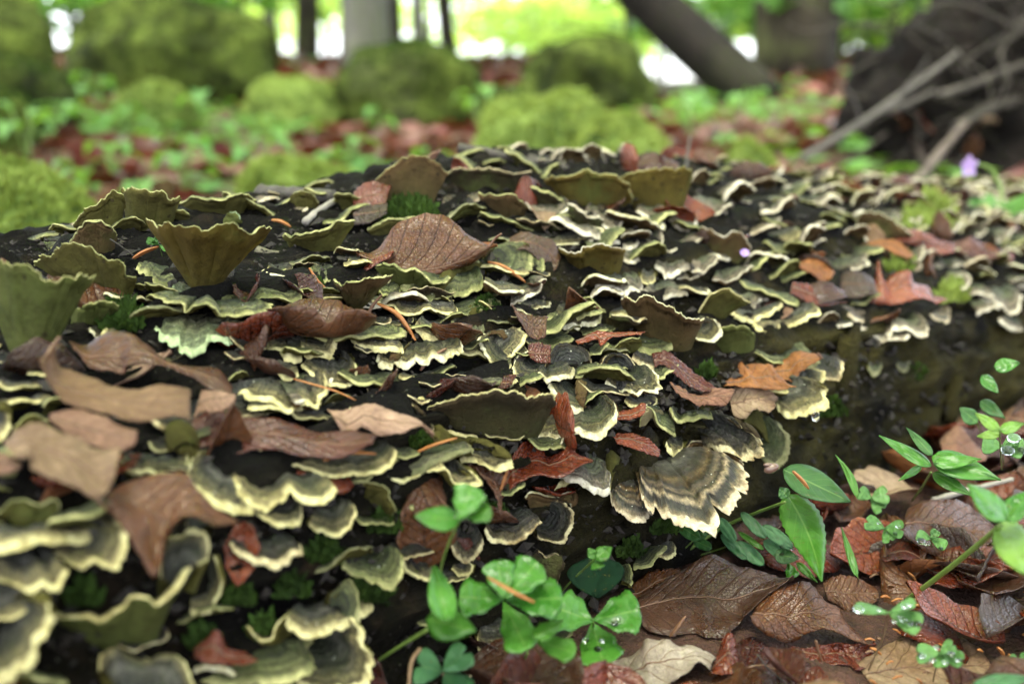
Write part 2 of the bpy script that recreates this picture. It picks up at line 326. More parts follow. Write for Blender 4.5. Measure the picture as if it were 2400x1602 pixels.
def wood_mat():
    m = Mat('rotten_log_wood')
    mp = m.n('Mapping'); mp.inputs['Rotation'].default_value = (0, 0, R(-42)); mp.inputs['Scale'].default_value = (1, 1, 1)
    m.l(m.coord(), mp.inputs[0])
    sx = m.n('Mapping'); sx.inputs['Scale'].default_value = (.16, 1, 1); m.l(mp.outputs[0], sx.inputs[0])
    g = m.noise(150, 6, .7, sx.outputs[0]); n1 = m.noise(14, 5, .65); n2 = m.noise(420, 4, .7); n4 = m.noise(6, 3, .6)
    c = m.ramp(g, [(.3, (.0012, .001, .0009)), (.55, (.003, .0024, .0018)), (.75, (.022, .018, .013))])  # kept near black: shade of the gaps put into the wood colour
    geo = m.n('NewGeometry'); sep = m.n('SeparateXYZ'); m.l(geo.outputs['Normal'], sep.inputs[0])
    # olive algae film and rusty rot, in patches of their own
    su = m.n('SeparateXYZ'); m.l(mp.outputs[0], su.inputs[0])
    side = m.math('MULTIPLY', m.ramp(sep.outputs[2], [(.45, 1), (.8, .08)]), m.ramp(su.outputs[0], [(.22, .12), (.5, 1)]))
    al = m.math('MULTIPLY', m.ramp(n1, [(.34, 0), (.58, 1)]), m.ramp(n2, [(.3, .35), (.7, 1)]))
    c = m.mix(m.math('MULTIPLY', m.math('MULTIPLY', al, side), .95), c, (.06, .05, .011))
    c = m.mix(m.math('MULTIPLY', m.ramp(m.noise(22, 5, .65), [(.58, 0), (.72, 1)]), .6), c, (.045, .027, .014))
    c = m.mix(m.math('MULTIPLY', m.ramp(m.noise(17, 4, .65, dist=.6), [(.62, 0), (.72, 1)]), .4), c, (.02, .03, .007))
    v = m.n('TexVoronoi'); v.inputs['Scale'].default_value = 230; m.l(m.coord(), v.inputs['Vector'])
    c = m.mix(m.math('MULTIPLY', m.math('MULTIPLY', m.math('LESS_THAN', v.outputs['Distance'], .07), m.math('GREATER_THAN', n1, .5)), .7), c, (.2, .19, .14))
    m.col(c); m.rough(.9); m.spec(.12)
    m.bump(m.math('ADD', m.math('MULTIPLY', g, 1.2), m.math('ADD', m.math('MULTIPLY', m.noise(70, 4, .7), 1.2), m.math('MULTIPLY', n2, .6))), 1.0, .006)
    return m.m
M_WOOD = wood_mat()
def soil_mat():
    m = Mat('forest_soil'); n = m.noise(9, 6, .7); n2 = m.noise(70, 5, .7); n3 = m.noise(1.2, 4, .6)
    c = m.ramp(n2, [(.3, (.02, .011, .007)), (.55, (.06, .026, .016)), (.75, (.11, .045, .03))])
    c = m.mix(m.math('MULTIPLY', m.ramp(n3, [(.5, 0), (.62, 1)]), .7), c, m.ramp(n, [(.3, (.03, .07, .012)), (.7, (.11, .2, .03))]))
    m.col(c); m.rough(.75); m.spec(.3); m.bump(m.math('ADD', n2, n), .8, .02)
    return m.m
M_SOIL = soil_mat()
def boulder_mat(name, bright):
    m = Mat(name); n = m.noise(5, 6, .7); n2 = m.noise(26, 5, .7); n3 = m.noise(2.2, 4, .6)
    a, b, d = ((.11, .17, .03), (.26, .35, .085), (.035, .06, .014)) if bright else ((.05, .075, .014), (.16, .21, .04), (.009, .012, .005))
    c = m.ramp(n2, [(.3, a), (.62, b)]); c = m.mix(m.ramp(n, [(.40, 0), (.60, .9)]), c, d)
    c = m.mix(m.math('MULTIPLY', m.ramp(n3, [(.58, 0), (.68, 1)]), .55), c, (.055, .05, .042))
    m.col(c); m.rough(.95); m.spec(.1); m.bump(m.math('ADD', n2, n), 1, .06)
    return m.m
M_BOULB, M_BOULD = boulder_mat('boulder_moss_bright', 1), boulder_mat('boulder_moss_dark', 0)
def bark_mat(name, c1, c2, moss):
    m = Mat(name); mp = m.n('Mapping'); mp.inputs['Scale'].default_value = (1, 1, .2); m.l(m.coord(), mp.inputs[0])
    n = m.noise(22, 5, .65, mp.outputs[0]); n2 = m.noise(3, 4, .6)
    c = m.ramp(n, [(.3, c1), (.7, c2)]); c = m.mix(m.math('MULTIPLY', m.ramp(n2, [(.45, 0), (.6, 1)]), moss), c, (.10, .13, .03))
    m.col(c); m.rough(.85); m.spec(.2); m.bump(n, .8, .02); return m.m
M_BARKG = bark_mat('bark_grey', (.10, .095, .085), (.2, .185, .165), .4)
M_BARKL = bark_mat('bark_leaning', (.004, .0032, .0025), (.012, .009, .0065), .05)
M_BARKD = bark_mat('bark_dark', (.014, .011, .008), (.035, .028, .02), .3)
def foliage_mat(name, c1, c2, tr=.5):
    m = Mat(name); n = m.noise(1.6, 3, .6); n2 = m.noise(25, 2, .5)
    c = m.ramp(m.math('ADD', m.math('MULTIPLY', n, .6), m.math('MULTIPLY', n2, .4)), [(.35, c1), (.65, c2)])
    m.col(c); m.rough(.5); m.spec(.3); m.translucent(m.mix(1., c, (1.7, 1.5, .6), 'MULTIPLY'), tr); return m.m
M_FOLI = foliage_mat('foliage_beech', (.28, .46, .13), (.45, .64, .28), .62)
M_FOLD = foliage_mat('foliage_shade_tint', (.06, .16, .03), (.12, .26, .05), .45)  # darker copy of the beech leaves, shade put into the colour
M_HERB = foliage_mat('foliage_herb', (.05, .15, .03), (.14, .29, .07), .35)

# ------------------------------------------------------------------ helpers
def tag(o, label=None, cat=None, group=None, kind=None):
    if label: o['label'] = label
    if cat: o['category'] = cat
    if group: o['group'] = group
    if kind: o['kind'] = kind
    return o
def empty(name, loc):
    o = bpy.data.objects.new(name, None); COL.objects.link(o); o.location = loc; o.empty_display_size = .01
    return o
def mesh(name, verts, faces, mat, attr=None, smooth=True):
    me = bpy.data.meshes.new(name)
    me.from_pydata([tuple(map(float, v)) for v in verts], [], faces); me.update()
    if smooth: me.shade_smooth()
    if mat: me.materials.append(mat)
    if attr:
        for k, arr in attr.items():
            a = me.attributes.new(k, 'FLOAT_VECTOR', 'POINT'); a.data.foreach_set('vector', np.asarray(arr, dtype=np.float32).ravel())
    return me
def obj(name, me, parent=None, loc=None):
    o = bpy.data.objects.new(name, me); COL.objects.link(o)
    if parent is not None: o.parent = parent
    if loc is not None: o.location = loc
    return o
def grid_faces(n, m, off=0, wrap=False):
    f = []
    for i in range(n - 1):
        for j in range(m - 1 + (1 if wrap else 0)):
            j2 = (j + 1) % m
            f.append((off + i * m + j, off + i * m + j2, off + (i + 1) * m + j2, off + (i + 1) * m + j))
    return f
def copy_tree(o, parent=None):
    c = o.copy(); COL.objects.link(c); c.parent = parent
    for ch in o.children: copy_tree(ch, c)
    return c
def resample(P, n, closed=False):
    P = np.asarray(P, dtype=float)
    d = np.r_[0, np.cumsum(np.linalg.norm(np.diff(P, axis=0), axis=1))]
    # Catmull-Rom through the points
    out = []; L = d[-1]
    for s in np.linspace(0, L, n):
        i = min(max(np.searchsorted(d, s) - 1, 0), len(P) - 2)
        t = (s - d[i]) / max(d[i + 1] - d[i], 1e-9)
        p0 = P[max(i - 1, 0)]; p1 = P[i]; p2 = P[i + 1]; p3 = P[min(i + 2, len(P) - 1)]
        out.append(.5 * (2 * p1 + (p2 - p0) * t + (2 * p0 - 5 * p1 + 4 * p2 - p3) * t * t + (3 * p1 - p0 - 3 * p2 + p3) * t ** 3))
    return np.array(out)
def n1(x, seed): return noise.noise((x, seed * 7.31, 1.3))

def tube_mesh(name, pts, rad, mat, seg=7, n=None, rough=0.0, seed=0):
    P = resample(pts, n or max(6, len(pts) * 4)); k = len(P)
    rad = np.interp(np.linspace(0, 1, k), np.linspace(0, 1, len(rad)), rad)
    V = []; up = np.array((0.13, .21, .97))
    for i in range(k):
        t = P[min(i + 1, k - 1)] - P[max(i - 1, 0)]; t = t / (np.linalg.norm(t) + 1e-9)
        a = np.cross(t, up); a /= np.linalg.norm(a) + 1e-9; b = np.cross(t, a)
        for j in range(seg):
            an = 2 * math.pi * j / seg
            rr = rad[i] * (1 + rough * noise.noise((i * .55, math.cos(an) * 1.5 + seed, math.sin(an) * 1.5)))
            V.append(P[i] + rr * (a * math.cos(an) + b * math.sin(an)))
    F = grid_faces(k, seg, wrap=True); F.append(tuple(range(seg))[::-1]); F.append(tuple((k - 1) * seg + j for j in range(seg)))
    return mesh(name, V, F, mat)

# ------------------------------------------------------------------ bracket fungi
def fan_parts(B, rim, preset, pore, seed, bw=.22, bow=.06, lobe=.05, nr=11, thick=.0017, fold=.05, lobes=None, nth=None, notch=()):
    """cap, pore surface and margin of one bracket; B base point, rim (k,3) the rim line, all local"""
    rim = np.asarray(rim, float); B = np.asarray(B, float)
    nth = nth or int(min(110, max(44, 9 * len(rim))))
    Rm = resample(rim, nth); mean = Rm.mean(0)
    s = np.linspace(-1, 1, nth)
    ln = np.linalg.norm(Rm - B, axis=1); Lm = ln.mean()
    arc = np.linalg.norm(np.diff(Rm, axis=0), axis=1).sum()
    k = lobes or max(3, arc / .0065)
    up = np.array((0, 0, 1.0))
    sc = np.array([lobe * (abs(math.sin(k * (x + 1) * 1.5708 * (1 + .25 * n1(x * 2, seed)) + seed)) - .62) * (.6 + .8 * abs(n1(x * 3, seed + 5))) + .05 * n1(x * 6, seed + 3) + .035 * n1(x * 34, seed + 9) + .02 * n1(x * 70, seed + 19) for x in s])
    for c, wd, dp in notch:
        sc -= dp * np.exp(-((s - c) / wd) ** 2)
    Bt = B + bw * (Rm - mean) * np.array((1, .6, .35))
    rs = np.array(list(np.linspace(0, .78, nr - 4)) + [.84, .89, .93, .96, .985, 1.0])
    T = np.zeros((len(rs), nth, 3))
    fo = np.array([n1(x * 5, seed + 11) * 1.1 + .5 * n1(x * 13, seed + 12) for x in s])
    for i, r in enumerate(rs):
        rr = r * (1 + sc * r ** 3)
        P = Bt + (Rm - Bt) * rr[:, None]
        hgt = Lm * (bow * 4 * r * (1 - r) + fold * fo * r * (1.3 - r) * 2.0) + .0006 * math.sin(r * 19 + seed) * r
        hgt = hgt + np.array([.0011 * noise.noise((p[0] * 160, p[1] * 160, p[2] * 160 + seed)) for p in P]) * (.3 + r) - .0014 * r ** 8
        T[i] = P + up * hgt[:, None]
    dr = np.gradient(T, axis=0); dt = np.gradient(T, axis=1)
    N = np.cross(dr, dt); N /= np.linalg.norm(N, axis=2)[..., None] + 1e-12
    if N[3:, :, 2].mean() < 0: N = -N
    flip = np.cross(dr, dt)[3:, :, 2].mean() < 0
    th = thick * (1 + 1.6 * (1 - rs)) * np.where(rs > .93, np.clip((1.04 - rs) / .11, .35, 1), 1)
    Bo = T - N * th[:, None, None]
    fan = np.zeros((len(rs), nth, 3)); fan[..., 0] = rs[:, None]; fan[..., 1] = (s * arc * 12)[None]; fan[..., 2] = seed
    ci = nr - 2     # rows 0..ci are cap / pores, the rest the margin (r >= .89)
    def mk(rows, at_, name, mat, fl):
        F = grid_faces(rows.shape[0], nth)
        if fl: F = [f[::-1] for f in F]
        return mesh(name, rows.reshape(-1, 3), F, mat, {'fan': at_.reshape(-1, 3)})
    a = ci - 1
    cap = mk(T[:a + 1], fan[:a + 1], 'cap', CAPS[preset], flip)
    por = mk(Bo, fan, 'pore_surface', PORE[pore], not flip)
    edge = (T[-1] + Bo[-1]) * .5 + (T[-1] - T[-2]) * .25
    mg = np.concatenate([T[a:], edge[None], Bo[-1:]], 0)
    fa = np.concatenate([fan[a:], fan[-1:], fan[-1:]], 0)
    mar = mk(mg, fa, 'margin', MARG[preset], flip)
    return cap, por, mar

BR_BASES = []; BOXES = []
def in_box(x, y, m=8): return any(a - m < x < c + m and b - m < y < d + m for a, b, c, d in BOXES)
def bracket(label, preset, base, rim, L=None, bw=.22, pore=None, group=None, toff=0.0, rim_t=None, clear=.004, **kw):
    seed = len(BR_BASES) * 1.37 + 2
    tb = t_surf(*base) + .003 + toff
    tb = min(tb, 1.6)
    w = max(p[0] for p in rim) - min(p[0] for p in rim)
    if L is None: L = .42 * w * tb / FPX
    rim = np.asarray(rim, float); k = len(rim)
    d = np.r_[0, np.cumsum(np.linalg.norm(np.diff(rim, axis=0), axis=1))]; s = d / d[-1] * 2 - 1
    P = []
    for (x, y), si in zip(rim, s):
        g = .25 + .75 * math.sqrt(max(0, 1 - si * si))
        t = tb - L * g
        t = min(t, t_surf(x, y) - clear - .004 * g)
        P.append(ray(x, y) * t)
    B = ray(*base) * tb
    o = empty('bracket_fungus', tuple(B))
    P = np.array(P) - B
    c, p, m = fan_parts((0, 0, 0), P, preset, pore or DEFP[preset], seed, bw, **kw)
    obj('cap', c, o); obj('pore_surface', p, o); obj('margin', m, o)
    tag(o, label, 'fungus', group or 'bracket fungi growing on the fallen log')
    BR_BASES.append((base, w, tb)); BOXES.append((min(p[0] for p in [*rim, base]), min(p[1] for p in [*rim, base]), max(p[0] for p in [*rim, base]), max(p[1] for p in [*rim, base])))
    return o

# ------------------------------------------------------------------ leaves
def loft_mesh(name, U, M, Lw, mat, n=44, mcol=11, crinkle=.0008, seed=0, wav=0.0):
    U, M, Lw = resample(U, n), resample(M, n), resample(Lw, n)
    V = []; A = []
    for i in range(n):
        for j in range(mcol):
            w = -1 + 2 * j / (mcol - 1)
            p = U[i] * (w * (w - 1) / 2) + M[i] * (1 - w * w) + Lw[i] * (w * (w + 1) / 2)
            q = p * 55
            p = p + np.array((noise.noise((q[0], q[1], q[2] + seed)), noise.noise((q[0] + 9, q[1], q[2] + seed)), noise.noise((q[0], q[1] + 9, q[2] + seed)))) * (crinkle + wav * w * w) + np.array((noise.noise((q[0] * 3, q[1] * 3, q[2] * 3 + seed)), noise.noise((q[0] * 3 + 9, q[1] * 3, q[2] * 3 + seed)), noise.noise((q[0] * 3, q[1] * 3 + 9, q[2] * 3 + seed)))) * .0005
            V.append(p); A.append((i / (n - 1), w, seed))
    return V, grid_faces(n, mcol), A
def surf_t(poly):
    return np.mean([t_surf(x, y) for x, y in poly])
LEAFN = [0]
def tleaf(label, mat, up, low, mid=None, t=None, dt=(0, -.006, -.008), off=.012, group=None, rib=True, name='fallen_leaf', stalk=None, wav=.0026, cat='leaf', rough=None, z=None):
    """a leaf whose upper and lower edge were read off the photograph; depth from what it lies on"""
    LEAFN[0] += 1; seed = LEAFN[0] * 2.3
    n = 44
    U2, L2 = resample(up, n), resample(low, n)
    for q, P in ((0, U2), (50, L2)):      # frayed, uneven margin
        for i in range(1, n - 1): P[i] += np.array((n1(i * .9 + q, seed), n1(i * .7 + q, seed + 40))) * 3.2 + np.array((0, 2.2 * n1(i * 2.3, seed + q)))
    M2 = resample(mid, n) if mid is not None else (U2 + L2) / 2
    if t is None:
        if z is not None:
            c = M2[n // 2]; t = z / ray(*c)[2]
        else:
            t = min(np.median([t_surf(x, y) for x, y in L2]), np.median([t_surf(x, y) for x, y in M2])) - off
    BOXES.append((U2[:, 0].min(), min(U2[:, 1].min(), L2[:, 1].min()), U2[:, 0].max(), max(U2[:, 1].max(), L2[:, 1].max())))
    wm = float(np.mean(np.linalg.norm(U2 - L2, axis=1))) * t / FPX
    if mid is None:      # a thin blade arches only slightly across its width
        av = (dt[0] + dt[2]) / 2 if dt != (0, -.006, -.008) else 0
        if dt == (0, -.006, -.008): dt = (.55 * wm, 0, -.5 * wm)
        dt = (dt[0], (dt[0] + dt[2]) / 2 + max(-.16 * wm, min(.16 * wm, dt[1] - av)), dt[2])
    def dep(P, d0):
        return np.array([ray(x, y) * (min(t + d0, t_surf(x, y) - .003)) for x, y in P])
    U, M, Lw = dep(U2, dt[0]), dep(M2, dt[1]), dep(L2, dt[2])
    base = M[0]
    o = empty(name, tuple(base))
    V, F, A = loft_mesh('blade', U - base, M - base, Lw - base, None, seed=seed, wav=wav)
    me = mesh('blade', V, F, LEAF[mat], {'leaf': A})
    b = obj('blade', me, o)
    so = b.modifiers.new('thickness', 'SOLIDIFY'); so.thickness = .00035; so.offset = 0
    if rib:
        # the midrib stands proud of the blade
        mc = 11; row = np.array(V).reshape(n, mc, 3)[:, mc // 2]
        obj('midrib', tube_mesh('midrib', row, [.0006, .0003], M_STALK, 5, n), o)
    if stalk:
        obj('stalk', tube_mesh('stalk', [ray(x, y) * (t + d) - base for x, y, d in stalk], [.0007, .0006], M_STALK, 6), o)
    tag(o, label, cat, group or 'dead leaves lying on the log')
    return o

def leaflet_outline(kind, n=17):
    """half width (0..1) along the axis and a serration"""
    s = np.linspace(0, 1, n)
    if kind == 'ovate': w = np.sin(np.pi * s ** .75) ** .8 * (1 - .15 * s)
    elif kind == 'lance': w = np.sin(np.pi * s ** .62) ** .95
    elif kind == 'heart': w = np.clip(np.sin(np.pi * .5 * np.minimum(1, s * 1.25)) ** .9, 0, 1) * np.where(s > .82, np.sqrt(np.clip(1 - ((s - .82) / .2) ** 2, 0, 1)), 1)
    elif kind == 'lobed': w = np.clip(np.sin(np.pi * .5 * np.minimum(1, s * 1.2)), 0, 1) * np.where(s > .75, np.sqrt(np.clip(1 - ((s - .75) / .27) ** 2, 0, 1)), 1) * (1 + .10 * np.cos(s * 15))
    elif kind == 'ellip': w = np.sqrt(np.clip(1 - (2 * s - 1) ** 2, 0, 1)) * .95 + .02
    w[0] = max(w[0], .06); w[-1] = max(w[-1], .03)
    return s, w
def leaflet_mesh(base, tip, hw, t0, t1, kind, mat, k=.0002, cup=.0, serr=0.0, seed=0, notch=0.0, org=None, bend=0.0, mcol=9):
    n = 25 if serr else 17
    s, w = leaflet_outline(kind, n)
    b = np.array(base, float); e = np.array(tip, float); ax = e - b; L = np.linalg.norm(ax); ax /= L; nx = np.array((-ax[1], ax[0]))
    V = []; A = []
    cy = (b[1] + e[1]) / 2
    for i in range(n):
        se = 1 + (serr if i % 2 else -serr)
        for j in range(mcol):
            q = -1 + 2 * j / (mcol - 1)
            ss = s[i] * L * (1 - notch * math.exp(-(q / .28) ** 2) * s[i] ** 4)
            c = b + ax * ss + nx * (hw * w[i] * q * (se if abs(q) > .7 else 1)) + nx * bend * L * math.sin(math.pi * s[i])
            m_per = t0 / FPX
            t = t0 + (t1 - t0) * s[i] + k * (cy - c[1]) - cup * (q * q) * hw * m_per + .0012 * noise.noise((s[i] * 3, q * 2, seed)) + .0008 * noise.noise((s[i] * 9, q * 5, seed + 5))
            V.append(ray(c[0], c[1]) * t - (org if org is not None else 0)); A.append((s[i], q, seed))
    return mesh('leaflet', V, grid_faces(n, mcol), mat, {'leaf': A})
GS = [0]
def plant(label, mat, leaflets, stems, z=None, t=None, cat='plant', name='herb_plant', group=None, drops=(), lname='leaflet', dsz=.0011):
    """leaflets: (base, tip, halfwidth px, kind[, opts]); stems: (pixel line, width px); the leaves hang at height z"""
    GS[0] += 1
    b0 = leaflets[0][0]
    tt = t if t is not None else z / ray(*b0)[2]
    foot = stems[0][0][-1] if stems else b0
    gp = on_ground(*foot, z=-.222) if t is None else ray(*foot) * (tt)
    org = ray(*b0) * tt
    o = empty(name, tuple(org))
    for i, lf in enumerate(leaflets):
        base, tip, hw, kind = lf[:4]; op = dict(lf[4]) if len(lf) > 4 else {}
        mt = GREEN[op.pop('mat', mat)]; dz = op.pop('dt', 0.0); t1 = op.pop('dtip', -.004)
        me = leaflet_mesh(base, tip, hw, tt + dz, tt + dz + t1, kind, mt, seed=GS[0] * 3.1 + i, org=org, **op)
        lo = obj(lname, me, o); so = lo.modifiers.new('thickness', 'SOLIDIFY'); so.thickness = .0003; so.offset = 0
    for st in stems:
        line, wpx = st[:2]; mt = st[2] if len(st) > 2 else M_STEM
        n = len(line); P = []
        for i, (x, y) in enumerate(line):
            f = i / max(1, n - 1)
            ts = tt + .002
            tg = t_surf(x, y) + .002
            P.append(ray(x, y) * (ts * (1 - f) + min(tg, ts + .09) * f) - org)
        r = wpx * .5 * tt / FPX
        obj('stem', tube_mesh('stem', P, [r * .85, r], mt, 8), o)
    for (x, y, sz) in drops:
        d = obj('water_drop', DROP, o, tuple(ray(x, y) * (tt - .006) - org)); d.scale = (sz, sz, sz * .7)
    tag(o, label, cat, group)
    return o
def uv_sphere(name, seg, ring, mat, f=None):
    V = [(0, 0, 1)]; F = []
    for i in range(1, ring):
        a = math.pi * i / ring
        for j in range(seg):
            b = 2 * math.pi * j / seg; V.append((math.sin(a) * math.cos(b), math.sin(a) * math.sin(b), math.cos(a)))
    V.append((0, 0, -1)); e = len(V) - 1
    for j in range(seg): F.append((0, 1 + j, 1 + (j + 1) % seg)); F.append((e, e - seg + (j + 1) % seg, e - seg + j))
    for i in range(ring - 2):
        for j in range(seg):
            F.append((1 + i * seg + j, 1 + (i + 1) * seg + j, 1 + (i + 1) * seg + (j + 1) % seg, 1 + i * seg + (j + 1) % seg))
    V = np.array(V)
    if f is not None: V = np.array([f(v) for v in V])
    return mesh(name, V, F, mat)
DROP = uv_sphere('water_drop', 10, 7, M_WATER)

def husk(label, line, wpx, mat=None, off=.012, t=None, z=None):
    P2 = resample(line, 12)
    if t is None:
        t = z / ray(*P2[6])[2] if z is not None else np.median([t_surf(x, y) for x, y in P2]) - off
    P = np.array([ray(x, y) * min(t, t_surf(x, y) - .003) for x, y in P2]); org = P[0].copy()
    n = len(P); V = []; A = []; F = []
    up = np.array((0, .35, 1.0)); up /= np.linalg.norm(up)
    for i in range(n):
        tv = P[min(i + 1, n - 1)] - P[max(i - 1, 0)]; tv /= np.linalg.norm(tv); sd = np.cross(tv, up); sd /= np.linalg.norm(sd)
        nn = np.cross(sd, tv); f = i / (n - 1)
        h = wpx * .5 * t / FPX * (math.sin(math.pi * (f * .9 + .08)) ** .7) + .0002
        for j in range(7):
            a = math.pi * (j / 6 - .5) * 1.25
            V.append(P[i] - org + sd * math.sin(a) * h + nn * (math.cos(a) * h * .8)); A.append((f, j / 3 - 1, 0))
    me = mesh('bud_scale', V, grid_faces(n, 7), mat or M_HUSK, {'leaf': A})
    o = obj('bud_scale', me, None, tuple(org)); so = o.modifiers.new('thickness', 'SOLIDIFY'); so.thickness = .0003
    tag(o, label, 'bud scale', 'shed beech bud scales')
    return o

# ------------------------------------------------------------------ the ground
def build_ground():
    rad = np.concatenate([np.linspace(.0, 1.2, 40), np.geomspace(1.26, 15, 60), np.geomspace(17, 400, 16)])
    ang = np.linspace(-math.pi, math.pi, 97)[:-1]
    V = []
    for r in rad:
        for a in ang:
            x, y = r * math.sin(a), r * math.cos(a); V.append((x, y, ground_z(x, y)))
    o = obj('ground', mesh('ground', V, grid_faces(len(rad), 96, wrap=True), M_SOIL)); tag(o, kind='structure')
build_ground()

# ------------------------------------------------------------------ the log
def build_log():
    root = empty('fallen_log', (float(AXV[0] * .5), float(AXV[1] * .5), -.22)); org = np.array(root.location)
    us = np.concatenate([np.linspace(-.7, -.15, 20), np.linspace(-.14, 1.0, 330), np.linspace(1.01, 2.2, 60)])
    dv = np.r_[0, np.cumsum(np.hypot(np.diff(PV), np.diff(PZ)))]
    vs = np.interp(np.linspace(0, 1, 150) ** 1.15, dv / dv[-1], PV)
    V = []
    for u in us:
        es = edge_shift(u)
        for v in vs:
            z = log_z(u, v + es + 1e-6) if v < PV[-1] else -.32
            nrm = np.array((AXV[0], AXV[1], 0.0)) * (-1 if v < .32 else 0) + np.array((0, 0, 1)) * (1 if v > .31 else .2)
            h = .009 * noise.noise((u * 7, v * 60, z * 50)) + .006 * noise.noise((u * 34, v * 190, z * 150)) + .0034 * noise.noise((u * 90, v * 400, z * 330))
            cr = noise.noise((u * 5, v * 85 + z * 60, 7.7))
            h -= .007 * max(0, .14 - abs(cr)) / .14
            p = np.array((u * AXU[0] + (v + es) * AXV[0], u * AXU[1] + (v + es) * AXV[1], z)) + nrm * h
            V.append(p - org)
    obj('trunk', mesh('trunk', V, grid_faces(len(us), len(vs)), M_WOOD), root)
    # a cut-off end disc far along, and loose bark plates on the flank
    rnd = random.Random(3)
    for k in range(12):
        u = rnd.uniform(.05, 1.3); zz = rnd.uniform(-.205, -.135)
        v = float(np.interp(zz, PZ[:5], PV[:5])) + edge_shift(u)
        c = np.array((u * AXU[0] + v * AXV[0], u * AXU[1] + v * AXV[1], zz)); out = -np.array((AXV[0], AXV[1], 0))
        a, b = rnd.uniform(.006, .02), rnd.uniform(.012, .035)
        pv = []
        for i in range(5):
            for j in range(6):
                fx, fz = (i / 4 - .5), (j / 5 - .5)
                wob = 1 + .35 * noise.noise((fx * 3 + k, fz * 3, 0))
                p = c + np.array((AXU[0], AXU[1], 0)) * fx * a * 2 * wob + np.array((0, 0, 1)) * fz * b * 2 * wob + out * (.0005 + .002 * noise.noise((fx * 4, fz * 4, k)) - .02 * (fx * fx + .3 * fz * fz) * .6)
                pv.append(p - org)
        o = obj('bark_plate', mesh('bark_plate', pv, grid_faces(5, 6), M_WOOD), root)
        so = o.modifiers.new('t', 'SOLIDIFY'); so.thickness = .0015
    tag(root, 'half-rotten fallen log crowded with bracket fungi, its dark flank streaked with olive moss', 'log')
    # crumbs of rotten wood and needles, more than anyone could count
    V, F = [], []
    for k in range(14000):
        u = rnd.uniform(-.1, 1.1); v = rnd.uniform(.30, .64) if k % 4 else rnd.uniform(.288, .303); es = edge_shift(u)
        if k % 4 == 0: v += es; u = rnd.uniform(-.12, .7)
        z = log_z(u, v); c = np.array((u * AXU[0] + v * AXV[0], u * AXU[1] + v * AXV[1], z + .001)) - org
        s = rnd.uniform(.0006, .0017) if k % 6 else rnd.uniform(.002, .0048); l = rnd.choice((.8, 1, 1, 1.3)); an = rnd.uniform(0, 6.28)
        dx = np.array((math.cos(an), math.sin(an), rnd.uniform(-.4, .7))) * s * l; dy = np.array((-math.sin(an), math.cos(an), rnd.uniform(-.3, .3))) * s * .6; dz = np.array((0, 0, s * .6))
        b = len(V); V += [c - dx, c + dy, c + dx, c - dy, c + dz + dx * .2, c - dz]
        F += [(b, b + 1, b + 4), (b + 1, b + 2, b + 4), (b + 2, b + 3, b + 4), (b + 3, b, b + 4), (b, b + 3, b + 5), (b + 3, b + 2, b + 5)]
    o = obj('wood_crumbs', mesh('wood_crumbs', V, F, M_CRUMB, smooth=False), root); tag(o, kind='stuff')
    return root
LOG = build_log()

def moss_tuft_mesh(name, pts, nrm, h, n, mat, rnd, w=.0007, org=(0, 0, 0)):
    V, F = [], []
    for k in range(n):
        p, nn = pts(rnd); p = np.asarray(p) - np.asarray(org)
        d = np.asarray(nn) + np.array((rnd.uniform(-.7, .7), rnd.uniform(-.7, .7), rnd.uniform(-.3, .7))); d /= np.linalg.norm(d)
        l = h * rnd.uniform(.5, 1.2); s = np.cross(d, (rnd.uniform(-1, 1), rnd.uniform(-1, 1), .3)); s /= np.linalg.norm(s) + 1e-9; s *= w * rnd.uniform(.7, 1.4)
        b = len(V); V += [p - s, p + s, p + d * l * .6 + s * 1.3, p + d * l, p + d * l * .6 - s * 1.3]; F += [(b, b + 1, b + 2, b + 4), (b + 4, b + 2, b + 3)]
    return mesh(name, V, F, mat, smooth=False)
def moss_patch(label, x, y, rpx, n, h=.005, mat=None, toff=0):
    t = t_surf(x, y) + toff; c = ray(x, y) * t; r = rpx * t / FPX
    def pts(rnd):
        a = rnd.uniform(0, 6.28); q = r * math.sqrt(rnd.random()) * (1 + .3 * math.sin(3 * a))
        px, py = x + q * math.cos(a) * FPX / t, y + q * math.sin(a) * FPX / t * .7
        tt = min(t_surf(px, py), t + .03)
        return ray(px, py) * (tt - rnd.uniform(0, .005)), (0, -.3, .8)
    o = obj('moss_tuft', moss_tuft_mesh('moss_tuft', pts, None, h, n, mat or M_MOSSD, random.Random(int(x)), org=c), None, tuple(c))
    tag(o, label, 'moss', 'tufts of moss on the log')

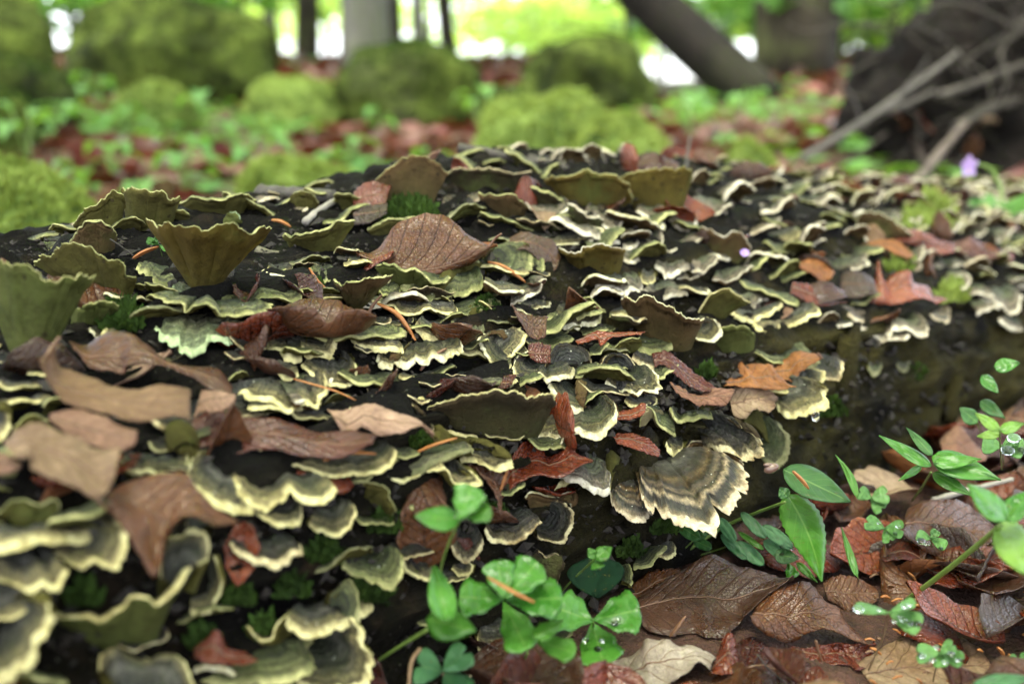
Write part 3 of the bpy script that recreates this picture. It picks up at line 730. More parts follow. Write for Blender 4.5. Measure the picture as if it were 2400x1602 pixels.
# ------------------------------------------------------------------ boulders
BOULD = []
def boulder(label, x0, x1, ytop, d, mat, seed, sy=.8, rough=.22, deep=1.25, tufts=0, name='mossy_boulder'):
    a = ray((x0 + x1) / 2, ytop); dd = a * (d / a[1]); w = (x1 - x0) / FPX * d / CP * .5
    zg = ground_z(dd[0], dd[1]); ztop = dd[2]; hz = max(.05, (ztop - zg) / deep)
    c = np.array((dd[0], dd[1] + w * sy * .4, ztop - hz))
    def f(v):
        k = 1 + rough * noise.noise((v[0] * 1.3 + seed, v[1] * 1.3, v[2] * 1.3)) + rough * .45 * noise.noise((v[0] * 3.3 + seed, v[1] * 3.3, v[2] * 3.3)) + .04 * noise.noise((v[0] * 9, v[1] * 9 + seed, v[2] * 9)) + .015 * noise.noise((v[0] * 28, v[1] * 28 + seed, v[2] * 28))
        e = [math.copysign(abs(q) ** .8, q) for q in v]
        return np.array((e[0] * w * k, e[1] * w * sy * k, e[2] * hz * k))
    o = empty(name, tuple(c)); me = uv_sphere('stone', 72, 48, mat, f); st = obj('stone', me, o)
    vv = np.array([v.co for v in me.vertices]); nn = np.array([v.normal for v in me.vertices])
    if tufts:
        ok = np.where((nn[:, 2] > -.1))[0]
        fc = [p for p in me.polygons if p.normal[2] > -.2]
        def pts(r):
            p = r.choice(fc); vs = [me.vertices[i].co for i in p.vertices]; ws = [r.random() for _ in vs]; sw = sum(ws)
            q = sum((v * (k / sw) for v, k in zip(vs, ws)), Vector()); return np.array(q), np.array(p.normal)
        m = moss_tuft_mesh('moss', pts, None, .011 if d > 1 else .009, tufts, M_MOSS if mat == M_BOULB else M_MOSSD, random.Random(seed), w=.003 if d > 1 else .0012)
        mo = obj('moss', m, st); tag(mo, kind='stuff')
    tag(o, label, 'boulder', 'moss-covered boulders in the wood'); BOULD.append((c, w, w * sy, hz)); return o
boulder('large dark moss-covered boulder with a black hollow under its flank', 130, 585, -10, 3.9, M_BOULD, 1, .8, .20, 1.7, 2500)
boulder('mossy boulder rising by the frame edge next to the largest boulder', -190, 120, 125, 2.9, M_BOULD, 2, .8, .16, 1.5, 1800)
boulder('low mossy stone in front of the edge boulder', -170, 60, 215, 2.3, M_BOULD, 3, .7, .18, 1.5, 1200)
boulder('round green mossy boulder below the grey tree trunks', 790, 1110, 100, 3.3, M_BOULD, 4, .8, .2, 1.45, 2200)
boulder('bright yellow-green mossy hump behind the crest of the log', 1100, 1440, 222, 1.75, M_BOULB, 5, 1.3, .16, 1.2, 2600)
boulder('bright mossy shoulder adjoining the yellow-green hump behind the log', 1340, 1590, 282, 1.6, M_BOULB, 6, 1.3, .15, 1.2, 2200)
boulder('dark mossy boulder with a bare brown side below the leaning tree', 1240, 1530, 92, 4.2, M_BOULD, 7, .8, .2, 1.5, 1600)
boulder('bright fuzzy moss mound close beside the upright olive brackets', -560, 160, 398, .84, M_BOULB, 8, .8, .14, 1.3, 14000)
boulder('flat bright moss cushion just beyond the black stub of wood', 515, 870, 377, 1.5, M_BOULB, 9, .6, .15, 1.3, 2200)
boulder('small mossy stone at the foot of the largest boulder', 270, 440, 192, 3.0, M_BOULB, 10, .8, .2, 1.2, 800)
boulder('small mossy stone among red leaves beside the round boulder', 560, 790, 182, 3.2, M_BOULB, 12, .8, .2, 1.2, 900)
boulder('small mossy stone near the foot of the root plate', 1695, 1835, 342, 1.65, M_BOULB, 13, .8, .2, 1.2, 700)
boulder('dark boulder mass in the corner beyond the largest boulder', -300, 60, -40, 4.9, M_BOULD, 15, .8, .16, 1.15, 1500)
boulder('low mossy stone in the gap between the round boulder and the bare-sided one', 1060, 1260, 205, 3.4, M_BOULD, 14, .8, .2, 1.2, 900)

# ------------------------------------------------------------------ trees
def leaf_cloud(name, centers, nleaf, size, mat, rnd, org, flat=.5):
    n = nleaf * len(centers); V = np.zeros((n * 4, 3)); i = 0
    for (c, rx, ry, rz) in centers:
        for _ in range(nleaf):
            while True:
                q = np.array([rnd.uniform(-1, 1) for _ in range(3)])
                if (q * q).sum() < 1: break
            p = np.asarray(c) + q * (rx, ry, rz) - org
            d = np.array([rnd.gauss(0, 1), rnd.gauss(0, 1), rnd.gauss(0, .5)]); d /= np.linalg.norm(d)
            e = np.cross(d, [rnd.gauss(0, 1), rnd.gauss(0, 1), rnd.gauss(0, 1)]); e /= np.linalg.norm(e)
            s = size * rnd.uniform(.6, 1.3)
            V[i:i + 4] = (p - d * s, p + e * s * .55 - d * s * .1, p + d * s, p - e * s * .55 - d * s * .1); i += 4
    F = [(k, k + 1, k + 2, k + 3) for k in range(0, n * 4, 4)]
    return mesh(name, V, F, mat, smooth=False)
def tree(label, x, wpx, ybase, d, mat, h=9., lean=None, crown=True, seed=0, cr=None, foot=True, fol=None, nl=260):
    rnd = random.Random(seed)
    b = ray(x, ybase); b = b * (d / b[1]); zg = ground_z(b[0], b[1]) - .05
    r = wpx * .5 / FPX * d / CP
    base = np.array((b[0], b[1], zg)); o = empty('tree', tuple(base))
    lv = np.array(lean if lean is not None else (rnd.uniform(-.03, .03), rnd.uniform(-.03, .03), 1.0))
    pts = [lv * q * h + np.array((.05 * math.sin(q * 5 + seed), .05 * math.cos(q * 4), 0)) * (q > 0) for q in (0, .1, .25, .5, .75, 1.)]
    tk = obj('trunk', tube_mesh('trunk', pts, [r * 1.35, r * 1.02, r * .95, r * .8, r * .55, r * .2], mat, 14, 40, .18, seed), o)
    cs = []
    for k in range(9):
        q = rnd.uniform(.5, .95); s = lv * q * h; a = rnd.uniform(0, 6.28); l = h * rnd.uniform(.18, .32) * (1.25 - q)* 1.6
        e = s + np.array((math.cos(a) * l, math.sin(a) * l, l * .45))
        obj('limb', tube_mesh('limb', [s, (s + e) / 2 + (0, 0, l * .08), e], [r * .4, r * .25, r * .08], mat, 7, 10), tk)
        cs.append((e, l * .75, l * .75, l * .5)); cs.append(((s + e) / 2 + (0, 0, l * .25), l * .6, l * .6, l * .4))
    if crown: obj('crown', leaf_cloud('crown', cs, nl, .16, fol or M_FOLI, rnd, np.zeros(3)), o)
    tag(o, label, 'tree', 'trees of the beech wood'); return o
tree('slim dark-barked tree rising beyond the largest boulder', 718, 42, 148, 7.5, M_BARKD, 9, seed=1)
tree('stout grey tree with pale mottled bark behind the round boulder', 850, 84, 140, 7., M_BARKG, 11, seed=2)
tree('thin brown tree standing next to the stout grey tree', 930, 24, 112, 8.5, M_BARKD, 8, seed=3)
tree('thin dark tree with a slight flare, behind the round boulder', 1055, 28, 140, 8., M_BARKD, 9, seed=4)
tree('faint pale sapling trunk seen between two darker trunks', 985, 26, 90, 10., M_BARKG, 8, seed=5)
tree('distant slender trunk above the bare-sided boulder', 1478, 22, 120, 9.5, M_BARKD, 9, seed=6)
tree('thick dark trunk standing upright behind the leaning tree', 1855, 150, 168, 5.6, M_BARKD, 11, seed=8)
tree('dark mossy tree trunk leaning steeply over the wood', 1795, 95, 165, 4.6, M_BARKL, 7, lean=(-.62, .25, .62), seed=9, crown=True)
tree('slim grey trunk far off in the green haze of leaves', 640, 26, 130, 9.8, M_BARKG, 9, seed=10)
def unseen_canopy_tree(label, x, y, h, r, seed, cr):
    rnd = random.Random(seed); base = np.array((x, y, ground_z(x, y) - .05)); o = empty('tree', tuple(base))
    tk = obj('trunk', tube_mesh('trunk', [(0, 0, 0), (.05, .03, h * .3), (-.04, .06, h * .65), (0, 0, h)], [r * 1.3, r, r * .75, r * .2], M_BARKG, 12, 30, .15, seed), o)
    cs = []
    for k in range(12):
        q = rnd.uniform(.5, .98); s = np.array((0, 0, h * q)); a = 6.28 * k / 12 + rnd.uniform(-.3, .3); l = cr * rnd.uniform(.5, 1.05)
        e = s + np.array((math.cos(a) * l, math.sin(a) * l, l * .3))
        obj('limb', tube_mesh('limb', [s, (s + e) / 2 + (0, 0, l * .06), e], [r * .35, r * .22, r * .06], M_BARKG, 6, 8), tk)
        cs.append((e, cr * .42, cr * .42, cr * .2)); cs.append(((s + e) / 2, cr * .4, cr * .4, cr * .2))
    obj('crown', leaf_cloud('crown', cs, 75, .17, M_FOLI, rnd, np.zeros(3)), o)
    tag(o, label, 'tree', 'trees of the beech wood')
for i, (x, y) in enumerate([(-2.6, -2.0), (2.3, -2.6), (3.9, .9), (-3.8, 1.4), (-.2, -4.6), (-5.2, -2.6), (5.0, -2.2)]):   # unseen trees carry the wood round the camera, added to dim the light
    unseen_canopy_tree('unseen tall grey beech added round the camera to shade the log', x, y, 8.2 + .5 * (i % 3), .16, 60 + i, 2.5)
def shrub(x, ytop, d, w, seed, mat=None, n=520, zlow=None, sz=.075):
    rnd = random.Random(seed); b = ray(x, ytop); b = b * (d / b[1]); zg = ground_z(b[0], b[1]); ztop = b[2]
    base = np.array((b[0], b[1], zg - .03)); o = empty('beech_sapling', tuple(base)); H = max(.5, ztop - zg)
    obj('stem', tube_mesh('stem', [(0, 0, 0), (.04, 0, H * .4), (.0, .05, H * .95)], [.028, .02, .006], M_BARKD, 7, 12), o)
    cs = []
    for k in range(7):
        q = rnd.uniform(.25, 1.0); a = rnd.uniform(0, 6.28); l = w * rnd.uniform(.3, 1.0); s = np.array((0, 0, H * q * .9)); e = s + np.array((math.cos(a) * l, math.sin(a) * l, H * .06))
        obj('branch', tube_mesh('branch', [s, (s + e) / 2 + (0, 0, .04), e], [.01, .006, .002], M_BARKD, 5, 6), o)
        cs.append((e, w * .5, w * .5, H * .16))
    obj('crown', leaf_cloud('crown', cs, n // 7, sz, mat or M_FOLI, rnd, np.zeros(3)), o)
    tag(o, 'leafy beech sapling with green leaves, some painted in shade, blurred in the far wood', 'tree', 'beech saplings far back in the wood')
rs_ = random.Random(21)
for k in range(26):
    x = rs_.uniform(520, 1500); d = rs_.uniform(10.5, 22)
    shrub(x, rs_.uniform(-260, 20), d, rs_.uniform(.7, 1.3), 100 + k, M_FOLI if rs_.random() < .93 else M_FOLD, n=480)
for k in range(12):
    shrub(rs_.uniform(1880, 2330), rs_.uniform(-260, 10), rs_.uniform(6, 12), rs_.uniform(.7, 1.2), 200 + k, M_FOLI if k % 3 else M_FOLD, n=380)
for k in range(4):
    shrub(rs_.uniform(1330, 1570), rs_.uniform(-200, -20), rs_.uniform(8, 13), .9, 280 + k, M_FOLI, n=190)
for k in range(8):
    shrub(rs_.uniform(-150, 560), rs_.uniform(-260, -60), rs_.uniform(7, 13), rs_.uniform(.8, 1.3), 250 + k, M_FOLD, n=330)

# ------------------------------------------------------------------ root plate and dead branches
ROOTLEAF = []
def root_plate():
    c0 = ray(2340, 330); d = 2.35; c = c0 * (d / c0[1]); c[2] = ground_z(c[0], c[1]) + .08
    def f(v):
        k = 1 + .4 * noise.noise((v[0] * 1.8, v[1] * 1.8 + 4, v[2] * 1.8)) + .3 * noise.noise((v[0] * 5, v[1] * 5, v[2] * 5)) + .14 * noise.noise((v[0] * 14, v[1] * 14, v[2] * 14))
        return np.array((v[0] * .30 * k, v[1] * .26 * k, v[2] * .34 * k))
    o = empty('root_plate', tuple(c)); mt = simple('root_soil', (.002, .0016, .0012), (.012, .008, .006), 30, .9, .9, .2, 0, .02)
    obj('soil_mass', uv_sphere('soil_mass', 64, 44, mt, f), o)
    rnd = random.Random(9)
    for k in range(190):
        a = rnd.uniform(-2.9, -.1); z = rnd.uniform(-.25, .4); p = np.array((math.cos(a) * .34, math.sin(a) * .28, z)) * rnd.uniform(.75, 1.05)
        dirv = np.array((rnd.uniform(-1, .6), rnd.uniform(-.7, .1), rnd.uniform(-.6, .5))); dirv /= np.linalg.norm(dirv); l = rnd.uniform(.08, .34)
        q = [p + dirv * l * s + np.array([rnd.uniform(-.03, .03) for _ in range(3)]) for s in (0, .33, .66, 1)]
        r = rnd.uniform(.0012, .0042)
        obj('root', tube_mesh('root', q, [r, r * .7, r * .25], rnd.choice((M_TWIG, M_TWIG, M_BARKL)), 6, 10, .2, k), o)
    for k in range(26):
        a = rnd.uniform(-2.6, -.6); p = np.array((c[0] + math.cos(a) * .34, c[1] + math.sin(a) * .32, c[2] + rnd.uniform(-.15, .38)))
        ROOTLEAF.append(p)
    tag(o, 'dark upturned root plate with tangled roots rising behind the log', 'tree root')
root_plate()
M_TWIGM = simple('twig_weathered', (.035, .03, .028), (.09, .08, .07), 60, .7, .6)
def branch(label, line, wpx, d0, d1, mat, seed=0, name='dead_branch', cat='branch', side=True):
    n = len(line)
    if d0 is None:      # lies on the log
        lows = [next((t_surf(x, yy) for yy in range(int(y), int(y) + 120, 4) if t_surf(x, yy) < 1.3), .7) for x, y in line]
        d0 = lows[0] - .006; d1 = lows[-1] - .006
    P = np.array([ray(x, y) * (d0 + (d1 - d0) * i / (n - 1)) for i, (x, y) in enumerate(line)]); org = P[0].copy()
    o = empty(name, tuple(org)); r = wpx * .5 * (d0 + d1) / 2 / FPX
    obj('shaft', tube_mesh('shaft', P - org, [r * 1.1, r, r * .75], mat, 9, 24, .25, seed), o)
    if side:
        L = np.linalg.norm(P[-1] - P[0])
        for i, f in enumerate((.35, .62)):
            b = P[0] + (P[-1] - P[0]) * f - org; e = b + np.array((.1 * (1 if i else -1), -.03, .16)) * L * .8
            obj('side_shoot', tube_mesh('side_shoot', [b, (b + e) / 2 + (0.005, 0, 0), e], [r * .5, r * .35, r * .15], mat, 6, 8, .2, seed + i), o)
    tag(o, label, cat); return o
branch('long grey dead branch slanting up across the root plate', [(1880, 372), (2000, 300), (2110, 225), (2245, 125)], 17, 1.75, 1.95, M_TWIGM, 1)
branch('short pale brown stick leaning below the long grey branch', [(2118, 462), (2190, 375), (2262, 288)], 22, 1.7, 1.85, simple('twig_brown', (.05, .036, .03), (.11, .085, .07), 40, .7, .5), 2)
branch('grey side branch crossing the dark soil of the root plate', [(2070, 262), (2130, 243), (2190, 212)], 13, 1.9, 2.0, M_TWIGM, 3, side=False)
branch('thin mossy branch lying high across the root plate', [(2200, 225), (2290, 195), (2400, 150)], 20, 1.9, 2.0, M_TWIG, 4)
branch('dark curved root branch hanging at the far side of the root plate', [(2240, 300), (2330, 250), (2420, 230)], 24, 1.95, 2.05, M_TWIG, 5)

# ------------------------------------------------------------------ leaf litter
def litter_leaf_mesh(seed, L=.065, W=.021, n=9, m=5, curl=.5, bend=.3):
    V, A = [], []
    for i in range(n):
        s = i / (n - 1); w = W * (math.sin(math.pi * s ** .85) ** .75 + .02) * (1 + .08 * math.sin(s * 20))
        for j in range(m):
            q = -1 + 2 * j / (m - 1); th = q * curl * 1.4
            x = (s - .5) * L; y = math.sin(th) / (curl * 1.4) * w; z = (1 - math.cos(th)) / (curl * 1.4) * w * 1.2 + bend * L * ((s - .5) ** 2 - .1) + .004 * noise.noise((s * 3, q * 2, seed))
            V.append((x, y, z)); A.append((s, q, seed))
    return V, grid_faces(n, m), A
LIT = []
for i, (mn, cu, be) in enumerate([('brown', .5, .3), ('dark', .7, -.2), ('red', .4, .5), ('maroon', .9, .2), ('tan', .6, -.3), ('brown', -.7, .4), ('pink', .3, .3), ('red', -.5, -.3), ('orange', .8, .2)]):
    V, F, A = litter_leaf_mesh(i * 3.3, .062, .020, 17, 9, cu, be)
    LIT.append((mn, mesh('litter_leaf', V, F, LEAF[mn], {'leaf': A})))
LWORD = {'brown': 'chestnut brown', 'dark': 'dark brown', 'red': 'wet red-brown', 'maroon': 'maroon', 'tan': 'pale tan', 'pink': 'pinkish tan', 'orange': 'orange-brown', 'farred_sheen': 'sheen-painted red', 'farpink_sheen': 'sheen-painted pink'}
rl = random.Random(5)
cnt = 0
def place_litter(x, y, z, sc, tilt, where):
    global cnt
    mn, me = LIT[rl.choices(range(9), (5, 5, 4, 3, 2, 4, 2, 3, 1))[0]]
    o = obj('fallen_leaf', me, None, (x, y, z)); so = o.modifiers.new('thickness', 'SOLIDIFY'); so.thickness = .0004
    o.rotation_euler = (rl.gauss(0, tilt), rl.gauss(0, tilt), rl.uniform(0, 6.28)); s = sc * rl.uniform(.75, 1.25); o.scale = (s, s * rl.uniform(.8, 1.2), s)
    tag(o, f'{LWORD[mn]} beech leaf {where}', 'leaf', f'{LWORD[mn]} leaves {where}'); cnt += 1
for k in range(900):
    if cnt >= 210: break
    x = rl.uniform(-.05, .75); y = rl.uniform(.28, 1.0); v = x * AXV[0] + y * AXV[1]
    if v > .285 or abs(x) > .62 * y + .03: continue
    dpt = y * CP + .215 * SP; px = 1200 + FPX * x / dpt; py = 801 - FPX * (-.215 * CP + y * SP) / dpt
    if any(a < px < c and b < py < d for a, b, c, d in ((1470, 1310, 1870, 1500), (1750, 1370, 2070, 1590), (1400, 1490, 1680, 1640), (1660, 1480, 1770, 1640), (2000, 1490, 2330, 1640), (2110, 1170, 2340, 1300))): continue
    place_litter(x, y, ground_z(x, y) + rl.uniform(.002, .014), rl.uniform(.55, 1.1), .28, 'in the litter below the flank of the log')
for k in range(400):
    if cnt >= 226: break
    u = rl.uniform(.0, .95); v = rl.uniform(.30, .56); es = edge_shift(u)
    x, y = u * AXU[0] + v * AXV[0], u * AXU[1] + v * AXV[1]; z = log_z(u, v)
    dpt = y * CP - z * SP; px = 1200 + FPX * x / dpt; py = 801 - FPX * (z * CP + y * SP) / dpt
    if not (20 < px < 2380 and 380 < py < 1500): continue
    if px < 950 and py < 620: continue
    place_litter(x, y, z + .004, rl.uniform(.28, .62), .55, 'wedged between brackets on the log')
k2 = 0
while k2 < 16:
    u = rl.uniform(-.1, .3); v = rl.uniform(.288, .302) + edge_shift(u)
    x, y = u * AXU[0] + v * AXV[0], u * AXU[1] + v * AXV[1]
    place_litter(x, y - .004, log_z(u, v) + .004, rl.uniform(.25, .55), .8, 'stuck to the lower flank of the log'); k2 += 1
for p in ROOTLEAF: place_litter(p[0], p[1], p[2], 1.0, .9, 'caught in the upturned root plate')
V, F, A = [], [], []
prot = [litter_leaf_mesh(i, .07, .025, 4, 3, c, b) for i, (c, b) in enumerate([(.5, .4), (-.6, .3), (.8, -.3), (.3, .5)])]
cols = ('farred_sheen', 'farred_sheen', 'brown', 'farpink_sheen')
for ci, cn in enumerate(cols):
    V, F, A = [], [], []
    for k in range(4600):
        d = .95 + 8 * rl.random() ** 1.9; a = rl.uniform(-1.05, .95); x, y = d * math.sin(a), d * math.cos(a)
        if noise.noise((x * 1.6, y * 1.6, 9)) < -.12: continue
        pv, pf, pa = prot[ci]; z = ground_z(x, y) + .012; rz = rl.uniform(0, 6.28); rx = rl.gauss(0, .4); s = rl.uniform(.8, 1.4) * (1 + .15 * d)
        Mx = np.array((Matrix.Rotation(rz, 3, 'Z') @ Matrix.Rotation(rx, 3, 'X'))) * s
        b = len(V); V += [tuple(Mx @ np.array(p) + (x, y, z)) for p in pv]; F += [tuple(b + q for q in f) for f in pf]; A += pa
    o = obj('leaf_litter', mesh('leaf_litter', V, F, LEAF[cn], {'leaf': A})); tag(o, f'{LWORD[cn]} fallen leaves carpeting the wood floor beyond the log', 'leaf litter', kind='stuff')

# ------------------------------------------------------------------ herbs on the wood floor (out of focus)
def herb_proto(seed, n, L):
    rnd = random.Random(seed); o = empty('woodland_herb', (0, 0, -50))
    for k in range(n):
        a = 6.28 * k / n + rnd.uniform(-.4, .4); h = rnd.uniform(.3, 1.0) * L; r = rnd.uniform(.35, .8) * L; V, A = [], []
        for i in range(7):
            s = i / 6; w = .19 * L * math.sin(math.pi * (s * .92 + .05)) ** .8
            for j in (-1, 0, 1): V.append((r * (.35 + s * .9), j * w, h + .18 * L * math.sin(s * 2.6) - .25 * L * s * s + .04 * L * abs(j))); A.append((s, j, 0))
        ca, sa = math.cos(a), math.sin(a); V = [(x * ca - y * sa, x * sa + y * ca, z) for x, y, z in V]
        obj('leaflet', mesh('leaflet', V, grid_faces(7, 3), M_HERB, {'leaf': A}), o)
        obj('stem', tube_mesh('stem', [(0, 0, 0), (ca * r * .15, sa * r * .15, h * .6), (ca * r * .36, sa * r * .36, h)], [.003, .002], M_STEM, 5, 6), o)
    return o
V, F = [], []
for k in range(7400):
    d = 1.0 + 7 * rl.random() ** 1.7; a = rl.uniform(-1.05, .95); x, y = d * math.sin(a), d * math.cos(a)
    u_, v_ = x * AXU[0] + y * AXU[1], x * AXV[0] + y * AXV[1]
    if .27 < v_ < .76 or noise.noise((x * 1.6, y * 1.6, 9)) > .02: continue
    z = ground_z(x, y) + rl.uniform(.01, .05); s = rl.uniform(.012, .026) * (1 + .12 * d); an = rl.uniform(0, 6.28); tl = rl.uniform(-.4, .4)
    c, sn = math.cos(an) * s, math.sin(an) * s; b = len(V)
    V += [(x - c, y - sn, z), (x - sn * .7, y + c * .7, z + s * tl), (x + c, y + sn, z + s * .2), (x + sn * .7, y - c * .7, z - s * tl)]; F.append((b, b + 1, b + 2, b + 3))
o = obj('ground_cover', mesh('ground_cover', V, F, M_HERB, smooth=False)); tag(o, 'low green ground cover spreading between the red leaves behind the log', 'ground cover', kind='stuff')
HP = [herb_proto(1, 5, .085), herb_proto(2, 7, .07), herb_proto(3, 4, .11)]
used = [False] * 3
k = 0; tries = 0
rh = random.Random(77)
SPOT = [(220, 160, 3.3), (180, 350, 1.9), (260, 330, 2.0), (330, 370, 1.7), (200, 260, 2.6), (480, 220, 2.6), (520, 260, 2.4), (600, 330, 1.9), (640, 260, 2.4), (820, 290, 2.2), (870, 330, 1.9), (950, 330, 1.9), (700, 330, 1.9), (430, 330, 1.9), (1010, 310, 2.), (1120, 230, 3.), (1170, 220, 3.1), (1620, 250, 2.6), (1660, 210, 3.2), (1780, 210, 3.), (1830, 220, 2.9), (1900, 380, 1.5), (1960, 400, 1.4), (1700, 280, 2.3), (1620, 220, 3.), (1880, 210, 3.), (60, 330, 2.2), (120, 420, 1.6)]
SPOT += [(rh.uniform(120, 1080), rh.uniform(150, 420), 0) for _ in range(8)] + [(rh.uniform(1560, 1960), rh.uniform(190, 400), 0) for _ in range(8)]
for (x, y, d) in SPOT:
    b = ray(x, y)
    dd = d or rh.uniform(1.4, 4.5)
    px, py = b[0] / b[1] * dd, dd
    u, v = px * AXU[0] + py * AXU[1], px * AXV[0] + py * AXV[1]
    if .27 < v < .76: continue
    i = rh.randrange(3)
    o = HP[i] if not used[i] else copy_tree(HP[i]); used[i] = True
    o.location = (px, py, ground_z(px, py)); o.rotation_euler = (0, 0, rh.uniform(0, 6.28)); s = rh.uniform(.55, 1.0) * (1 + .1 * dd); o.scale = (s,) * 3
    tag(o, 'low green woodland herb growing from the leaf litter behind the log', 'plant', 'woodland herbs behind the log')

